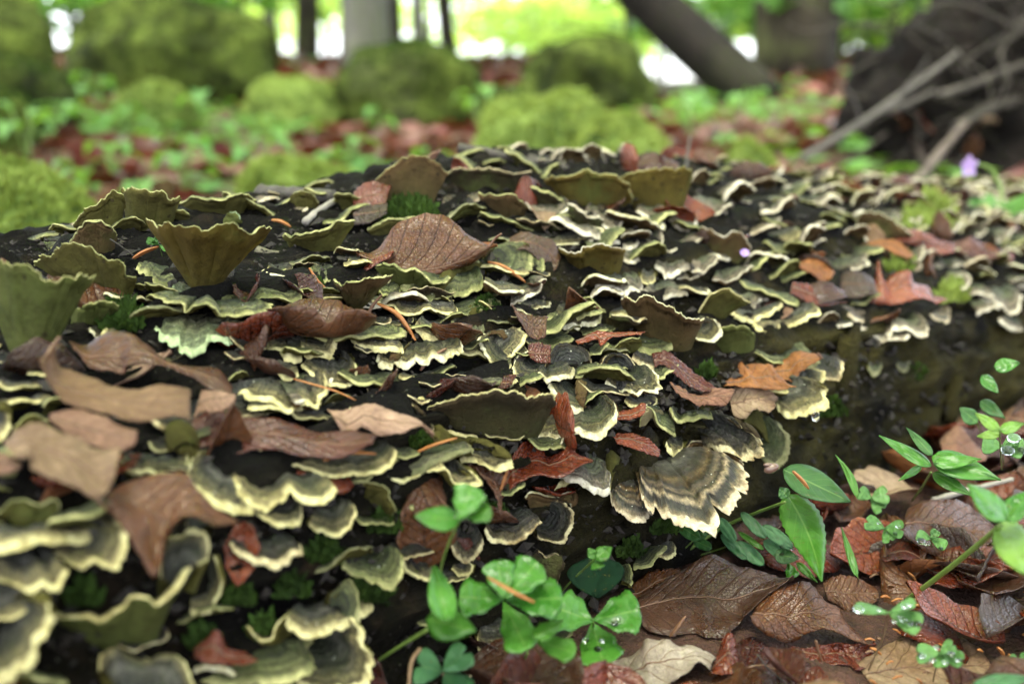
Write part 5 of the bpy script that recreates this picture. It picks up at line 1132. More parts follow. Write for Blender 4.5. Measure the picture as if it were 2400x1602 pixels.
# ------------------------------------------------------------------ dead leaves on the log
tleaf('arched chestnut beech leaf with clear side veins lying across the log', 'brown', [(838,590),(880,580),(930,530),(980,505),(1015,503),(1060,515),(1100,545),(1140,568)], [(800,578),(830,600),(868,630),(900,640),(960,645),(1020,640),(1090,615),(1148,585)], mid=[(842,596),(885,612),(930,628),(990,634),(1040,626),(1090,608),(1144,580)], t=.492, dt=(.006, .0, .012), stalk=[(1144,580,0), (1160,560,.0), (1175,548,-.004)])
tleaf('rolled dark brown leaf with a wavy lip, lying like a trough', 'brown', [(627,727),(700,702),(750,702),(790,707),(822,724),(870,740)], [(627,731),(720,726),(740,738),(763,756),(790,745),(804,730),(838,727),(880,747)], mid=[(632,735),(690,778),(760,790),(830,782),(860,768),(882,752)], dt=(.012, -.006, -.020), off=.012)
tleaf('curled glossy chestnut leaf arching over the torn tan leaf', 'brown', [(160,801),(204,811),(238,794),(307,786),(354,801),(385,828),(426,849),(477,856),(518,869),(545,913)], [(184,825),(211,862),(272,886),(290,886),(300,862),(340,850),(420,880),(480,905),(530,915),(548,925)], dt=(.008, -.008, -.004), off=.018)
tleaf('large torn tan leaf with an upturned tip', 'tan', [(143,794),(123,815),(130,862),(170,880),(238,890),(306,903),(374,905),(443,915)], [(95,845),(99,886),(126,930),(170,954),(238,975),(306,985),(350,985),(420,975),(450,993)], dt=(.006, -.004, -.012), off=.022, stalk=[(100,850,0), (120,815,.004), (140,790,.008)])
tleaf('pink-grey torn flap of leaf on the tan leaf', 'pink', [(112,975),(180,965),(250,972),(320,1008)], [(120,990),(170,1020),(200,1040),(240,1055),(275,1055),(310,1035),(321,1018)], off=.026)
tleaf('brown leaf lobe with a pale spot and a dark hole, below the torn tan leaf', 'tan', [(10,1030),(60,1003),(110,993),(170,1015),(230,1050),(290,1052)], [(12,1045),(40,1068),(70,1072),(75,1100),(110,1120),(150,1130),(190,1145),(235,1168),(265,1130)], off=.024, stalk=[(200,1140,-.002), (240,1180,0), (290,1218,.004)])
tleaf('small crumpled pinkish scrap of leaf beside the smooth grey fan', 'pink', [(466,905),(500,898),(535,903),(553,918)], [(460,990),(480,965),(530,955),(553,925)], off=.02)
tleaf('thin pinkish leaf edge below the spotted brown lobe', 'pink', [(-10,1058),(25,1066),(52,1085)], [(-10,1100),(20,1105),(50,1098)], off=.02)
tleaf('folded red-brown leaf hanging beneath the torn tan leaf', 'brown', [(255,1146),(290,1126),(341,1109),(426,1105),(480,1160),(560,1228)], [(255,1163),(290,1214),(313,1252),(330,1290),(358,1340),(375,1300),(392,1245),(436,1208),(500,1225)], off=.012, dt=(.006, -.002, -.012))
tleaf('dark red leaf behind the long yellow ribbon bracket', 'maroon', [(450,990),(500,960),(560,965),(640,975),(720,1000),(800,1010),(880,1020)], [(450,1040),(540,1065),(620,1055),(700,1065),(780,1072),(870,1052)], off=.008)
tleaf('pinkish curved leaf laid over the dark red one', 'pink', [(778,961),(812,968),(843,958),(870,949),(904,958),(938,968),(972,982),(1013,1022)], [(785,988),(799,1019),(812,1029),(836,1005),(877,1012),(911,1009),(952,1005),(983,1002),(1013,1024)], off=.020, dt=(.006, -.002, -.008))
tleaf('deep red wet leaf folded into shiny creases', 'red', [(1185,1105),(1221,1050),(1259,1040),(1286,1068),(1313,1053),(1344,1033),(1354,1057),(1388,1077)], [(1177,1159),(1211,1142),(1262,1121),(1313,1111),(1347,1091),(1388,1079)], off=.014, dt=(.012, .004, -.008), wav=.003)
tleaf('brown leaf hanging down beside the deep red wet leaf', 'brown', [(1088,1083),(1120,1090),(1150,1092),(1172,1110)], [(1110,1105),(1135,1135),(1160,1165),(1178,1215)], off=.010)
tleaf('orange leaf with a toothed edge perched on the rim of the log', 'orange', [(1705,893),(1702,886),(1716,882),(1729,876),(1736,864),(1743,852),(1756,862),(1780,852),(1807,847),(1811,862),(1805,880)], [(1703,905),(1736,913),(1770,913),(1800,914),(1830,920),(1868,912)], off=.018, dt=(.012, 0, -.010))
tleaf('rust-coloured leaf lobe with a curled tip behind the toothed orange leaf', 'orange', [(1805,862),(1845,845),(1859,825),(1879,818),(1893,822),(1910,823),(1927,836)], [(1808,880),(1835,890),(1855,895),(1866,885),(1893,862),(1913,848),(1922,840)], off=.018, dt=(.008, 0, -.006), stalk=[(1915,828,0), (1922,832,0), (1927,840,0)])
tleaf('lilac-grey strip of leaf in front of the toothed orange leaf', 'pink', [(1572,897),(1600,905),(1640,920),(1680,908),(1722,912)], [(1580,912),(1607,928),(1640,944),(1680,947),(1710,947)], off=.02)
tleaf('crumbling tan scrap of leaf below the toothed orange leaf', 'tan', [(1712,925),(1750,912),(1790,920),(1818,940)], [(1712,965),(1737,972),(1760,955),(1800,960),(1812,950)], off=.022, wav=.003)
tleaf('dark red leaf edge slanting down towards the toothed orange leaf', 'maroon', [(1530,832),(1567,828),(1600,850),(1640,885),(1678,908)], [(1538,868),(1570,865),(1600,890),(1640,915),(1665,915)], off=.012)
tleaf('long folded red leaf in the bright cluster on the log', 'red', [(1855,653),(1890,663),(1924,687),(1951,701),(1980,706)], [(1855,690),(1890,702),(1924,712),(1950,712),(1980,710)], off=.018)
tleaf('purple wet leaf under the long folded red one', 'maroon', [(1790,715),(1860,690),(1920,662),(1975,680)], [(1800,735),(1880,724),(1950,707),(1985,700)], off=.008)
tleaf('spiky orange-red leaf with upturned lobes in the bright cluster', 'red', [(2010,690),(2046,664),(2054,612),(2070,655),(2098,642),(2128,634),(2132,660),(2165,665),(2185,690),(2220,700)], [(2015,704),(2060,713),(2110,707),(2150,702),(2190,712),(2218,706)], off=.02, dt=(.010, 0, -.008), wav=.003)
tleaf('brown squarish leaf behind the spiky orange-red one', 'dark', [(1970,640),(2000,632),(2030,640),(2052,652)], [(1970,690),(2000,697),(2030,694),(2052,688)], off=.008)
tleaf('bright orange leaf tip beside the purple petal', 'orange', [(1855,615),(1900,602),(1930,610),(1952,642)], [(1868,625),(1905,642),(1930,662),(1948,652)], off=.012)
tleaf('orange leaf at the far edge of the log crest', 'orange', [(2035,575),(2080,560),(2110,572),(2140,596)], [(2040,588),(2080,585),(2110,600),(2138,606)], off=.02)
tleaf('red blurred leaf beside the orange one on the far crest', 'red', [(2100,540),(2150,535),(2200,560),(2240,575)], [(2105,560),(2150,570),(2200,590),(2240,592)], off=.02)
tleaf('maroon blurred leaf at the far end of the log', 'maroon', [(2230,572),(2280,556),(2320,570),(2345,590)], [(2230,592),(2280,600),(2325,604),(2348,600)], off=.02)
tleaf('dark red leaf standing on the crest above the ochre wedge', 'maroon', [(1452,370),(1500,362),(1530,355),(1560,365),(1590,380)], [(1455,400),(1500,402),(1550,402),(1590,396)], off=.012)
tleaf('reddish leaf peeping between shaded brackets near the crest', 'red', [(830,452),(870,430),(910,442)], [(826,482),(870,486),(906,472)], off=.01)
tleaf('brown leaf lying below the reddish one near the crest', 'dark', [(828,482),(870,478),(905,478)], [(830,522),(870,520),(905,505)], off=.01)
tleaf('very dark arched leaf behind the large banded green fan', 'dark', [(1188,566),(1220,548),(1260,555),(1295,560),(1314,600)], [(1200,582),(1250,590),(1290,628),(1310,622)], off=.004)
tleaf('small twisted brown leaf in the hollow below the large banded fan', 'brown', [(1206,722),(1230,735),(1260,738),(1284,735)], [(1210,738),(1240,782),(1260,799),(1280,792)], off=.012)
tleaf('orange-red ribbon of leaf above the frilled grey fan', 'red', [(1345,795),(1385,772),(1420,775),(1470,778),(1508,774)], [(1350,802),(1395,794),(1405,812),(1440,792),(1500,786)], off=.016)
tleaf('small red leaf between the S-curved bracket and the paper-cone one', 'red', [(1445,968),(1480,960),(1505,945),(1516,948)], [(1447,985),(1480,982),(1510,972)], off=.014)
tleaf('orange-edged leaf slipping under the blackish ridged bracket', 'red', [(1440,1022),(1470,1013),(1510,1025),(1545,1052)], [(1445,1034),(1500,1052),(1548,1066)], off=.014)
tleaf('tiny red leaf scrap behind the frosted upright bracket', 'red', [(1236,815),(1260,808),(1290,812)], [(1240,838),(1265,850),(1290,846)], off=.008)
tleaf('red leaf stub in the dark below the frosted bracket', 'maroon', [(1180,885),(1195,878),(1205,880)], [(1172,915),(1185,922),(1200,912)], off=.01)
tleaf('curled orange-red leaf shred low among the blurred brackets', 'red', [(455,1512),(480,1488),(500,1470),(520,1520),(570,1525),(605,1545)], [(455,1532),(480,1552),(530,1558),(580,1557),(608,1552)], off=.014)
tleaf('brown leaf wedge at the edge under the moss-green bracket', 'maroon', [(-20,620),(5,612),(18,650),(28,690)], [(-20,690),(0,690),(15,692),(26,694)], t=.40)

# ------------------------------------------------------------------ the many small look-alike brackets
def proto_rim(rnd, w, d, wav):
    n = 13; P = []
    sp = rnd.uniform(1.25, 1.75); ph = rnd.uniform(0, 6)
    for i in range(n):
        a = -sp + 2 * sp * i / (n - 1); k = 1 + .16 * math.sin(3 * a + ph) + rnd.uniform(-.05, .05)
        P.append((math.sin(a) * w * k, -math.cos(a) * d * k - .2 * d, wav * math.sin(1.7 * a + ph) + wav * .35 * math.sin(4 * a + 2 * ph)))
    return P
PROT = []
rp = random.Random(31)
GW = {'white': 'small pale pinkish bracket', 'green': 'small olive-green bracket', 'cream': 'small grey bracket with a cream fringe', 'yellow': 'small yellowish bracket', 'dark': 'small charcoal bracket', 'mossy': 'small moss-dusted bracket', 'brown': 'small brown-banded bracket'}
for i, pre in enumerate(['white', 'white', 'white', 'green', 'green', 'green', 'cream', 'cream', 'yellow', 'dark', 'mossy', 'brown', 'yellow', 'white']):
    w = rp.uniform(.015, .021); d = rp.uniform(.010, .015)
    PROT.append((pre, fan_parts((0, 0, 0), proto_rim(rp, w, d, rp.uniform(.002, .005)), pre, DEFP[pre], 50 + i * 3.7, rp.uniform(.15, .4), bow=rp.uniform(-.05, .12), lobe=.07, nr=9, nth=52)))
placed = []
nb = len(BR_BASES); tries = 0
def generic(u, v, pi, s, az, el, where):
    pre, ms = PROT[pi]
    v2 = v + edge_shift(u); z = log_z(u, v2)
    c = (u * AXU[0] + v2 * AXV[0], u * AXU[1] + v2 * AXV[1], z - .001)
    o = empty('bracket_fungus', c)
    for nme, me in zip(('cap', 'pore_surface', 'margin'), ms): obj(nme, me, o)
    # local -Y is the outward direction
    o.rotation_euler = (-el, rp.uniform(-.2, .2), az); o.scale = (s * rp.uniform(.85, 1.3), s, s)
    tag(o, f'{GW[pre]} {where}', 'fungus', f'{GW[pre]}s {where}')
while nb < 300 and tries < 24000:
    tries += 1
    u = rp.choice((rp.uniform(.0, 1.25), rp.uniform(.35, 1.2))); v = rp.uniform(.300, .60)
    if nb < 178 and tries < 1500: u = rp.uniform(-.05, .5); v = rp.uniform(.289, .42)
    elif nb < 212 and 1500 < tries < 3500: u = rp.uniform(-.08, .2); v = rp.uniform(.288, .303)
    if v > .56 and rp.random() < .5: continue
    x, y = u * AXU[0] + v * AXV[0], u * AXU[1] + v * AXV[1]; z = log_z(u, v)
    dpt = y * CP - z * SP; px = 1200 + FPX * x / dpt; py = 801 - FPX * (z * CP + y * SP) / dpt
    if not (-60 < px < 2460 and 300 < py < 1640): continue
    near = any(abs(px - b[0]) < .55 * w + 14 and abs(py - b[1]) < 20 for (b, w, t) in BR_BASES)
    if in_box(px, py + 14, -6): continue
    if any((u - a) ** 2 + (v - b) ** 2 < .0135 ** 2 for a, b in placed): continue
    # the bare dark wood stays bare
    if 560 < px < 760 and 560 < py < 700: continue
    if 0 < px < 200 and 820 < py < 960: continue
    placed.append((u, v))
    if px > 1600 or py < 520: wts = (5, 5, 5, 1.5, 1.5, 1, 2, 2, 1, .5, .5, 1.5, .5, 4) if px > 1250 else (0, .3, 0, 5, 5, 5, .3, .3, .5, 1.5, 4, .6, .4, .3)
    else: wts = (.6, .6, .6, 4, 4, 4, 3, 3, 3, 3, 2, 1, 3, .6) if px > 700 else (0, 0, .3, 2, 2, 2, 1, 1, 6, 2, 1, .5, 6, 0)
    pi = rp.choices(range(14), wts)[0]
    where = 'crowded near the crest of the log' if v > .42 else ('along the sunken edge of the log' if u > .55 else 'in the dark gaps between the larger brackets')
    az = R(42) + rp.gauss(0, .45); el = rp.gauss(.06 if v > .42 else -.15, .25)
    generic(u, v, pi, rp.uniform(.8, 1.4) * 1.0, az, el, where)
    nb += 1

# the rest of the crowd, joined per look: too many to pick apart
def crowd(idx, n, name, near=False):
    SV, SF, SA, SM = [], [], [], []
    cnt_ = 0; tr = 0
    while cnt_ < n and tr < 9000:
        tr += 1
        u = rp.uniform(.0, 1.5); v = rp.uniform(.31, .60)
        if near: u = rp.uniform(-.1, .36); v = rp.uniform(.287, .43)
        elif u < .36 and v < .42: continue
        x, y = u * AXU[0] + v * AXV[0], u * AXU[1] + v * AXV[1]; z = log_z(u, v)
        dpt = y * CP - z * SP; px = 1200 + FPX * x / dpt; py = 801 - FPX * (z * CP + y * SP) / dpt
        if not (-60 < px < 2460 and 300 < py < (1640 if near else 1000)): continue
        if not near and any(abs(px - b[0]) < .4 * w + 8 and abs(py - b[1]) < 12 for (b, w, t) in BR_BASES): continue
        if any((u - a) ** 2 + (v - b) ** 2 < .0088 ** 2 for a, b in placed): continue
        if not near and px < 900 and py > 560: continue
        if in_box(px, py + 8, -5): continue
        placed.append((u, v)); cnt_ += 1
        ms = PROT[rp.choice(idx if px > 1250 or near else [3, 4, 5, 10, 9, 3, 4, 5, 11])][1]
        Mx = (Matrix.Rotation(R(42) + rp.gauss(0, .5), 4, 'Z') @ Matrix.Rotation(rp.gauss(.05, .3), 4, 'X').inverted()) ; sc = rp.uniform(.4, .75) if near else rp.uniform(.6, 1.15)
        for me in ms:
            b0 = len(SV)
            co = np.empty(len(me.vertices) * 3); me.vertices.foreach_get('co', co); co = co.reshape(-1, 3) * sc
            co = co @ np.array(Mx.to_3x3()).T + (x, y, z)
            fa = np.empty(len(me.vertices) * 3); me.attributes['fan'].data.foreach_get('vector', fa)
            mi = next((i for i, q in enumerate(SM) if q == me.materials[0]), None)
            if mi is None: SM.append(me.materials[0]); mi = len(SM) - 1
            SV += co.tolist(); SA += fa.reshape(-1, 3).tolist(); SF += [(tuple(b0 + k for k in p.vertices), mi) for p in me.polygons]
    me = mesh(name, SV, [f for f, _ in SF], None, {'fan': SA})
    for q in SM: me.materials.append(q)
    me.polygons.foreach_set('material_index', [i for _, i in SF])
    o = obj('small_bracket_fungi', me); tag(o, 'crowd of dim little brackets filling the gaps low on the log' if near else 'crowd of tiny overlapping brackets filling the crest of the log', 'fungi', kind='stuff')
crowd([0, 1, 2, 13, 6, 11, 3, 4, 5], 460, 'small_bracket_fungi')
crowd([8, 9, 10, 12, 3, 4, 5, 9, 6], 105, 'small_bracket_fungi', True)
print('brackets', nb)

# ------------------------------------------------------------------ traced leaves in the litter
LG = 'large leaves in the litter at the foot of the log'
tleaf('broad dark brown beech leaf flecked with white, at the foot of the log', 'dark', [(1500,1385),(1560,1352),(1609,1338),(1665,1305),(1709,1313),(1747,1326),(1786,1336),(1824,1351),(1860,1354)], [(1500,1440),(1527,1479),(1581,1492),(1627,1485),(1670,1492),(1709,1487),(1740,1472),(1760,1431),(1781,1400),(1824,1377),(1860,1356)], mid=[(1480,1425),(1570,1405),(1645,1399),(1710,1402),(1770,1388),(1858,1356)], t=.445, dt=(.020, .010, -.006), group=LG)
tleaf('shiny arched red-brown beech leaf with deep side veins', 'brown', [(1765,1433),(1774,1409),(1811,1385),(1855,1378),(1893,1364),(1920,1378),(1941,1409),(1961,1419),(1975,1446),(2002,1470),(2022,1494)], [(1765,1445),(1790,1482),(1830,1505),(1859,1512),(1900,1493),(1945,1480),(2022,1497)], t=.428, dt=(.012, -.014, -.004), group=LG)
tleaf('wet lower fold of the shiny arched leaf, tucked under its midrib', 'red', [(1859,1514),(1907,1511),(1975,1500),(2053,1507)], [(1870,1522),(1900,1540),(1941,1554),(1985,1554),(2015,1574),(2040,1532),(2055,1512)], t=.424, dt=(.0, .0, .008), group=LG)
tleaf('pale grey-pink lobed leaf lying dry on the wet litter', 'pale', [(1420,1565),(1470,1545),(1504,1515),(1514,1500),(1550,1500),(1565,1495),(1596,1505),(1611,1500),(1632,1513),(1653,1526),(1668,1541)], [(1420,1604),(1500,1612),(1540,1604),(1581,1594),(1622,1569),(1640,1554),(1663,1572)], t=.405, dt=(.012, .0, -.008), group=LG)
tleaf('small pointed red leaf with a bitten hole beside the pale lobed leaf', 'red', [(1668,1558),(1685,1520),(1704,1487),(1722,1500),(1735,1550),(1750,1602)], [(1672,1575),(1690,1580),(1705,1580),(1720,1580),(1735,1592),(1745,1606)], t=.405, dt=(.006, .0, -.006), group=LG)
tleaf('brown leaf standing up behind the shiny arched leaf', 'brown', [(1925,1365),(1960,1348),(2010,1352),(2058,1378)], [(1940,1402),(1985,1428),(2030,1424),(2060,1400)], t=.47, dt=(.01, .0, 0), group=LG)
tleaf('large curled brown leaf beneath the small sorrel with round drops', 'brown', [(2125,1200),(2170,1170),(2230,1165),(2300,1200),(2335,1240)], [(2120,1250),(2180,1292),(2250,1302),(2320,1268)], t=.50, dt=(.02, .0, -.01), group=LG)
tleaf('brown hollow leaf below the thick green stalk', 'red', [(2180,1312),(2240,1285),(2340,1275)], [(2195,1372),(2290,1368),(2360,1335)], t=.475, dt=(.015, .005, -.01), group=LG)
tleaf('dark wet leaf sheet spread under the white-flecked leaf', 'maroon', [(1700,1545),(1760,1500),(1830,1530),(1900,1560)], [(1730,1610),(1800,1620),(1880,1625),(1960,1620)], t=.42, dt=(.01, .004, -.006), group=LG)
tleaf('flat fawn leaf spread below the drop-covered sorrel', 'tan', [(2010,1545),(2080,1505),(2180,1490),(2300,1520)], [(2040,1612),(2120,1625),(2230,1625),(2340,1600)], t=.432, dt=(.014, .004, -.006), group=LG)
tleaf('banded brown leaf edge in the shade behind the white-flecked leaf', 'brown', [(1470,1385),(1510,1345),(1560,1330),(1595,1335)], [(1475,1400),(1505,1420),(1545,1392),(1590,1352)], t=.463, dt=(.01, 0, 0), group=LG)
tleaf('reddish curved leaf lying past the seedling with lance leaves', 'red', [(2060,1290),(2110,1265),(2180,1290),(2240,1330)], [(2070,1320),(2120,1320),(2180,1345),(2230,1365)], t=.49, dt=(.012, 0, -.008), group=LG)
tleaf('greyish pink leaf edge in the litter beside the grey twig', 'pink', [(2200,1030),(2240,1000),(2280,1030),(2310,1070)], [(2215,1062),(2250,1075),(2290,1085),(2312,1082)], t=.60, dt=(.012, 0, -.008), group=LG)

# ------------------------------------------------------------------ bud scales
husk('orange bud scale lying across the large banded green fan', [(1143,614),(1175,624),(1205,642),(1232,662)], 15)
husk('long folded orange bud scale hanging below the olive yellow strip', [(884,712),(925,733),(950,762),(974,798)], 17)
husk('thin brown bud scale crossing the rolled leaf', [(858,744),(875,715),(896,690)], 9, M_HUSKB)
husk('fine orange stalk lying on the smooth grey fan', [(688,888),(740,903),(790,918),(834,938)], 6)
husk('slim bud scale leaning on the rounded fawn bracket', [(962,1068),(1010,1046),(1072,1026)], 11)
husk('blurred orange bud scale resting on the long yellow ribbon bracket', [(735,1100),(770,1075),(820,1062),(882,1064)], 18)
husk('dark glossy bud scale beside the row of scalloped lobes', [(985,868),(1008,842),(1047,816)], 16, M_HUSKB)
husk('pinkish bud scale next to the tiny green sprig', [(312,606),(340,590),(372,578)], 12)
husk('orange bud scale at the tip of the deep red wet leaf', [(1170,1158),(1182,1125),(1192,1092)], 10)
husk('orange bud scale on the broad dark green leaf', [(1858,1104),(1878,1124),(1896,1146)], 12, z=-.150)
husk('brown-orange bud scale on the big glossy five-part leaf', [(1142,1352),(1180,1375),(1215,1394),(1254,1412)], 13, t=.345)
husk('small orange bud scale near the black stub of wood', [(636,516),(658,520),(682,532)], 12)
husk('pale orange bud scale on the vivid yellow-rimmed bracket', [(1842,926),(1890,926),(1938,946)], 12, off=.03)
husk('rust bud scale standing behind the little round green bracket', [(724,628),(745,660),(770,682)], 9)
husk('brown bud scale lying on the white-flecked leaf', [(1570,1492),(1590,1468),(1608,1442)], 13, M_HUSKB, t=.42)
husk('orange bud scale in the litter below the small red leaf', [(1822,1543),(1845,1570),(1890,1605)], 12, t=.405)
rhk = random.Random(8)
for k in range(46):
    x, y = rhk.uniform(2000, 2400), rhk.uniform(1330, 1602); a = rhk.uniform(-.5, 1.); l = rhk.uniform(14, 32)
    husk('tiny orange bud scale scattered in the litter near the drop-covered sorrel', [(x, y), (x + l * .5 * math.cos(a), y + l * .5 * math.sin(a) - 3), (x + l * math.cos(a), y + l * math.sin(a))], rhk.uniform(6, 11), M_HUSK if rhk.random() < .7 else M_HUSKB, off=.014)['group'] = 'tiny bud scales in the litter'

# ------------------------------------------------------------------ green plants
plant('trefoil seedling with blurred bright leaves in front of the log', 'glossy', [((1076,1218),(972,1209),31,'ovate'), ((1076,1218),(1108,1138),38,'lobed', dict(serr=.06)), ((1080,1210),(1152,1196),24,'lobed', dict(mat='bright'))], [([(1076,1220),(1045,1290),(1032,1350),(1040,1420)], 8)], z=-.130)
plant('curled young leaf pair on a thick pale stem', 'glossy', [((1050,1455),(1016,1325),34,'ovate', dict(cup=.4)), ((1000,1450),(1115,1478),44,'ovate', dict(cup=-.5, mat='bright'))], [([(1003,1474),(940,1512),(872,1556)], 10)], z=-.165)
plant('big glossy five-part leaf shining wet, with a bud scale on it', 'glossy', [((1180,1405),(1076,1398),44,'lobed', dict(serr=.05)), ((1180,1402),(1166,1312),38,'lobed'), ((1185,1402),(1260,1316),42,'lobed', dict(serr=.05)), ((1185,1405),(1318,1402),46,'lobed', dict(serr=.05)), ((1180,1410),(1235,1522),44,'lobed', dict(dt=.008)), ((1250,1494),(1320,1452),22,'ovate', dict(mat='bright', dt=-.004)), ((1250,1497),(1348,1530),28,'lobed', dict(mat='bright', dt=-.002))], [([(1236,1528),(1222,1565),(1206,1606)], 8)], z=-.168)
plant('three-part glossy leaf with wet patches beside the five-part one', 'glossy', [((1390,1455),(1304,1424),50,'lobed'), ((1390,1452),(1500,1428),50,'lobed', dict(serr=.04)), ((1388,1456),(1414,1556),52,'lobed', dict(serr=.04))], [([(1390,1456),(1395,1500),(1400,1560)], 6)], z=-.190, drops=[(1440,1460,.0016), (1470,1465,.0014), (1400,1520,.0016), (1372,1500,.0013), (1412,1500,.0012), (1450,1448,.001)])
plant('tiny bright seedling leaf against the dark flank of the log', 'bright', [((1395,1308),(1434,1282),19,'ovate', dict(serr=.05)), ((1395,1308),(1379,1284),12,'ovate'), ((1395,1308),(1402,1332),16,'lobed')], [([(1394,1310),(1350,1350),(1310,1392)], 5)], z=-.165)
plant('very dark heart-shaped leaf in the shade under the tiny bright seedling', 'shade', [((1400,1400),(1358,1315),40,'heart'), ((1402,1400),(1436,1312),36,'heart')], [], z=-.195)
plant('bluish green sorrel leaf at the bottom below the curled young pair', 'bluish', [((1038,1572),(1098,1522),34,'heart', dict(notch=.25)), ((1036,1574),(974,1556),44,'heart', dict(notch=.25)), ((1038,1578),(1090,1630),40,'heart', dict(notch=.25))], [([(1038,1578),(1040,1602),(1045,1640)], 6, M_STEMB)], z=-.190)
plant('broad dark green leaf above a toothed drooping leaf, by the flank of the log', 'deep', [((1836,1100),(1994,1176),38,'ovate', dict(k=.0003)), ((1845,1158),(1926,1362),46,'lance', dict(serr=.04, mat='bright', bend=-.05, dtip=-.02)), ((1845,1165),(1828,1142),16,'ovate')], [([(1840,1176),(1780,1198),(1700,1232),(1610,1290)], 9)], z=-.150, drops=[])
plant('narrow grass-like blade behind the toothed drooping leaf', 'bright', [((2009,1350),(1972,1235),9,'lance'), ((2010,1165),(1958,1065),9,'lance', dict(bend=.06))], [([(2009,1350),(2012,1356)], 4)], z=-.190)
sor = [((1685,1213),(1724,1269),14),((1690,1252),(1750,1310),13),((1726,1269),(1790,1323),17),((1737,1201),(1795,1260),14),((1787,1231),(1858,1284),16),((1790,1266),(1855,1310),17)]
plant('spray of small blunt leaflets under the broad dark green leaf', 'bluish', [(a, b, h, 'ellip', dict(k=.0001)) for a, b, h in sor] + [((1730,1245),(1790,1287),7,'ellip', dict(mat='bright'))], [([(1726,1268),(1690,1285),(1640,1300)], 3)], z=-.185, drops=[(1833,1280,.0012), (1832,1298,.0011), (1858,1286,.0009)])
plant('dim leaflets in the shadow below the big zoned fan', 'deep', [((1590,1230),(1640,1262),16,'ellip'), ((1625,1265),(1668,1284),13,'ellip'), ((1640,1262),(1655,1240),10,'ellip')], [([(1625,1265),(1600,1290)], 3)], z=-.190)
plant('small wedge leaf and pale blade at the foot of the toothed drooping leaf', 'deep', [((1815,1298),(1872,1308),20,'ovate'), ((1846,1318),(1860,1354),16,'lobed', dict(mat='glossy')), ((1868,1318),(1916,1364),9,'lance', dict(mat='bright'))], [([(1846,1318),(1840,1345)], 3)], z=-.200)
SG = 'wood sorrel seedlings in the litter'
plant('wood sorrel leaf beside the tip of the broad dark green leaf', 'sorrel', [((2042,1168),(2012,1150),17,'heart', dict(notch=.2)), ((2042,1168),(2082,1156),22,'heart', dict(notch=.2)), ((2042,1168),(2070,1194),20,'heart', dict(notch=.2))], [([(2042,1168),(2050,1200),(2052,1230)], 3)], z=-.190, group=SG)
plant('wood sorrel leaf with a wet shine over the curled brown leaf edge', 'sorrel', [((2073,1238),(2028,1220),19,'heart', dict(notch=.2)), ((2073,1238),(2118,1240),22,'heart', dict(notch=.2)), ((2073,1238),(2088,1268),18,'heart', dict(notch=.2))], [([(2073,1238),(2080,1270),(2078,1300)], 3)], z=-.190, group=SG, drops=[(2105,1232,.0013), (2098,1250,.0011), (2060,1225,.0009)])
plant('tiny sorrel leaf carrying two round drops', 'sorrel', [((2182,1262),(2148,1252),14,'heart'), ((2182,1262),(2218,1280),14,'heart'), ((2182,1262),(2196,1242),12,'heart')], [([(2182,1262),(2184,1290),(2182,1310)], 3)], z=-.190, group=SG, drops=[(2160,1268,.0022), (2172,1272,.0018), (2205,1285,.0012)])
plant('sorrel leaf strewn with droplets on a slim tilted stalk', 'sorrel', [((2085,1436),(2003,1420),13,'heart', dict(k=.0004)), ((2085,1434),(2145,1408),13,'heart', dict(k=.0004)), ((2085,1437),(2160,1466),27,'heart', dict(notch=.15))], [([(2084,1438),(2068,1495),(2045,1548),(2030,1580)], 5, M_STEMB)], z=-.178, group=SG, drops=[(2012,1426,.0020), (2118,1452,.0013), (2135,1460,.0012), (2150,1464,.002), (2110,1445,.0009), (2128,1472,.001), (2060,1428,.0008), (2120,1420,.0012), (2132,1416,.001), (2096,1455,.0009)])
plant('low sorrel leaf dotted with drops on the fawn leaf', 'sorrel', [((2203,1530),(2148,1530),24,'heart', dict(notch=.2)), ((2203,1530),(2236,1508),18,'heart', dict(notch=.2)), ((2203,1530),(2258,1548),20,'heart', dict(notch=.2)), ((2203,1532),(2206,1562),18,'heart')], [([(2203,1532),(2192,1570),(2184,1610)], 4, M_STEMB)], z=-.196, group=SG, drops=[(2160,1535,.0014), (2185,1545,.0012), (2215,1550,.0011), (2230,1530,.0012), (2195,1515,.001), (2245,1545,.001), (2172,1552,.0009)])
plant('sorrel leaf cut by the frame edge in the litter', 'sorrel', [((2388,1556),(2364,1540),14,'heart', dict(notch=.2)), ((2388,1556),(2408,1534),14,'heart'), ((2388,1556),(2404,1588),16,'heart')], [([(2388,1558),(2392,1590)], 3)], z=-.205, group=SG)
plant('green leaf blade in the bottom corner of the litter', 'bluish', [((2280,1606),(2420,1588),22,'ovate')], [], z=-.190)
plant('seedling with two veined toothed leaves on a thick green stalk', 'bright', [((2358,1218),(2268,1134),30,'ovate', dict(serr=.06, mat='glossy', k=.0003)), ((2355,1218),(2415,1150),30,'ovate', dict(serr=.06, mat='glossy')), ((2350,1220),(2402,1345),44,'ovate', dict(serr=.08, mat='lime', dtip=-.02)), ((2330,1205),(2276,1150),16,'ovate', dict(mat='lime', dt=.008, serr=.08))], [([(2346,1230),(2290,1278),(2210,1342),(2124,1406)], 15)], z=-.140)
plant('spreading plant with lance-shaped leaves beside the log flank', 'glossy', [((2182,1092),(2060,1020),15,'lance'), ((2185,1066),(2124,1001),12,'lance', dict(mat='deep')), ((2184,1070),(2346,1124),30,'lance'), ((2186,1108),(2280,1162),17,'lance', dict(mat='bright')), ((2160,1092),(2106,1126),9,'lance'), ((2190,1085),(2300,1075),18,'lance')], [([(2182,1106),(2162,1140),(2138,1172)], 6)], z=-.155)
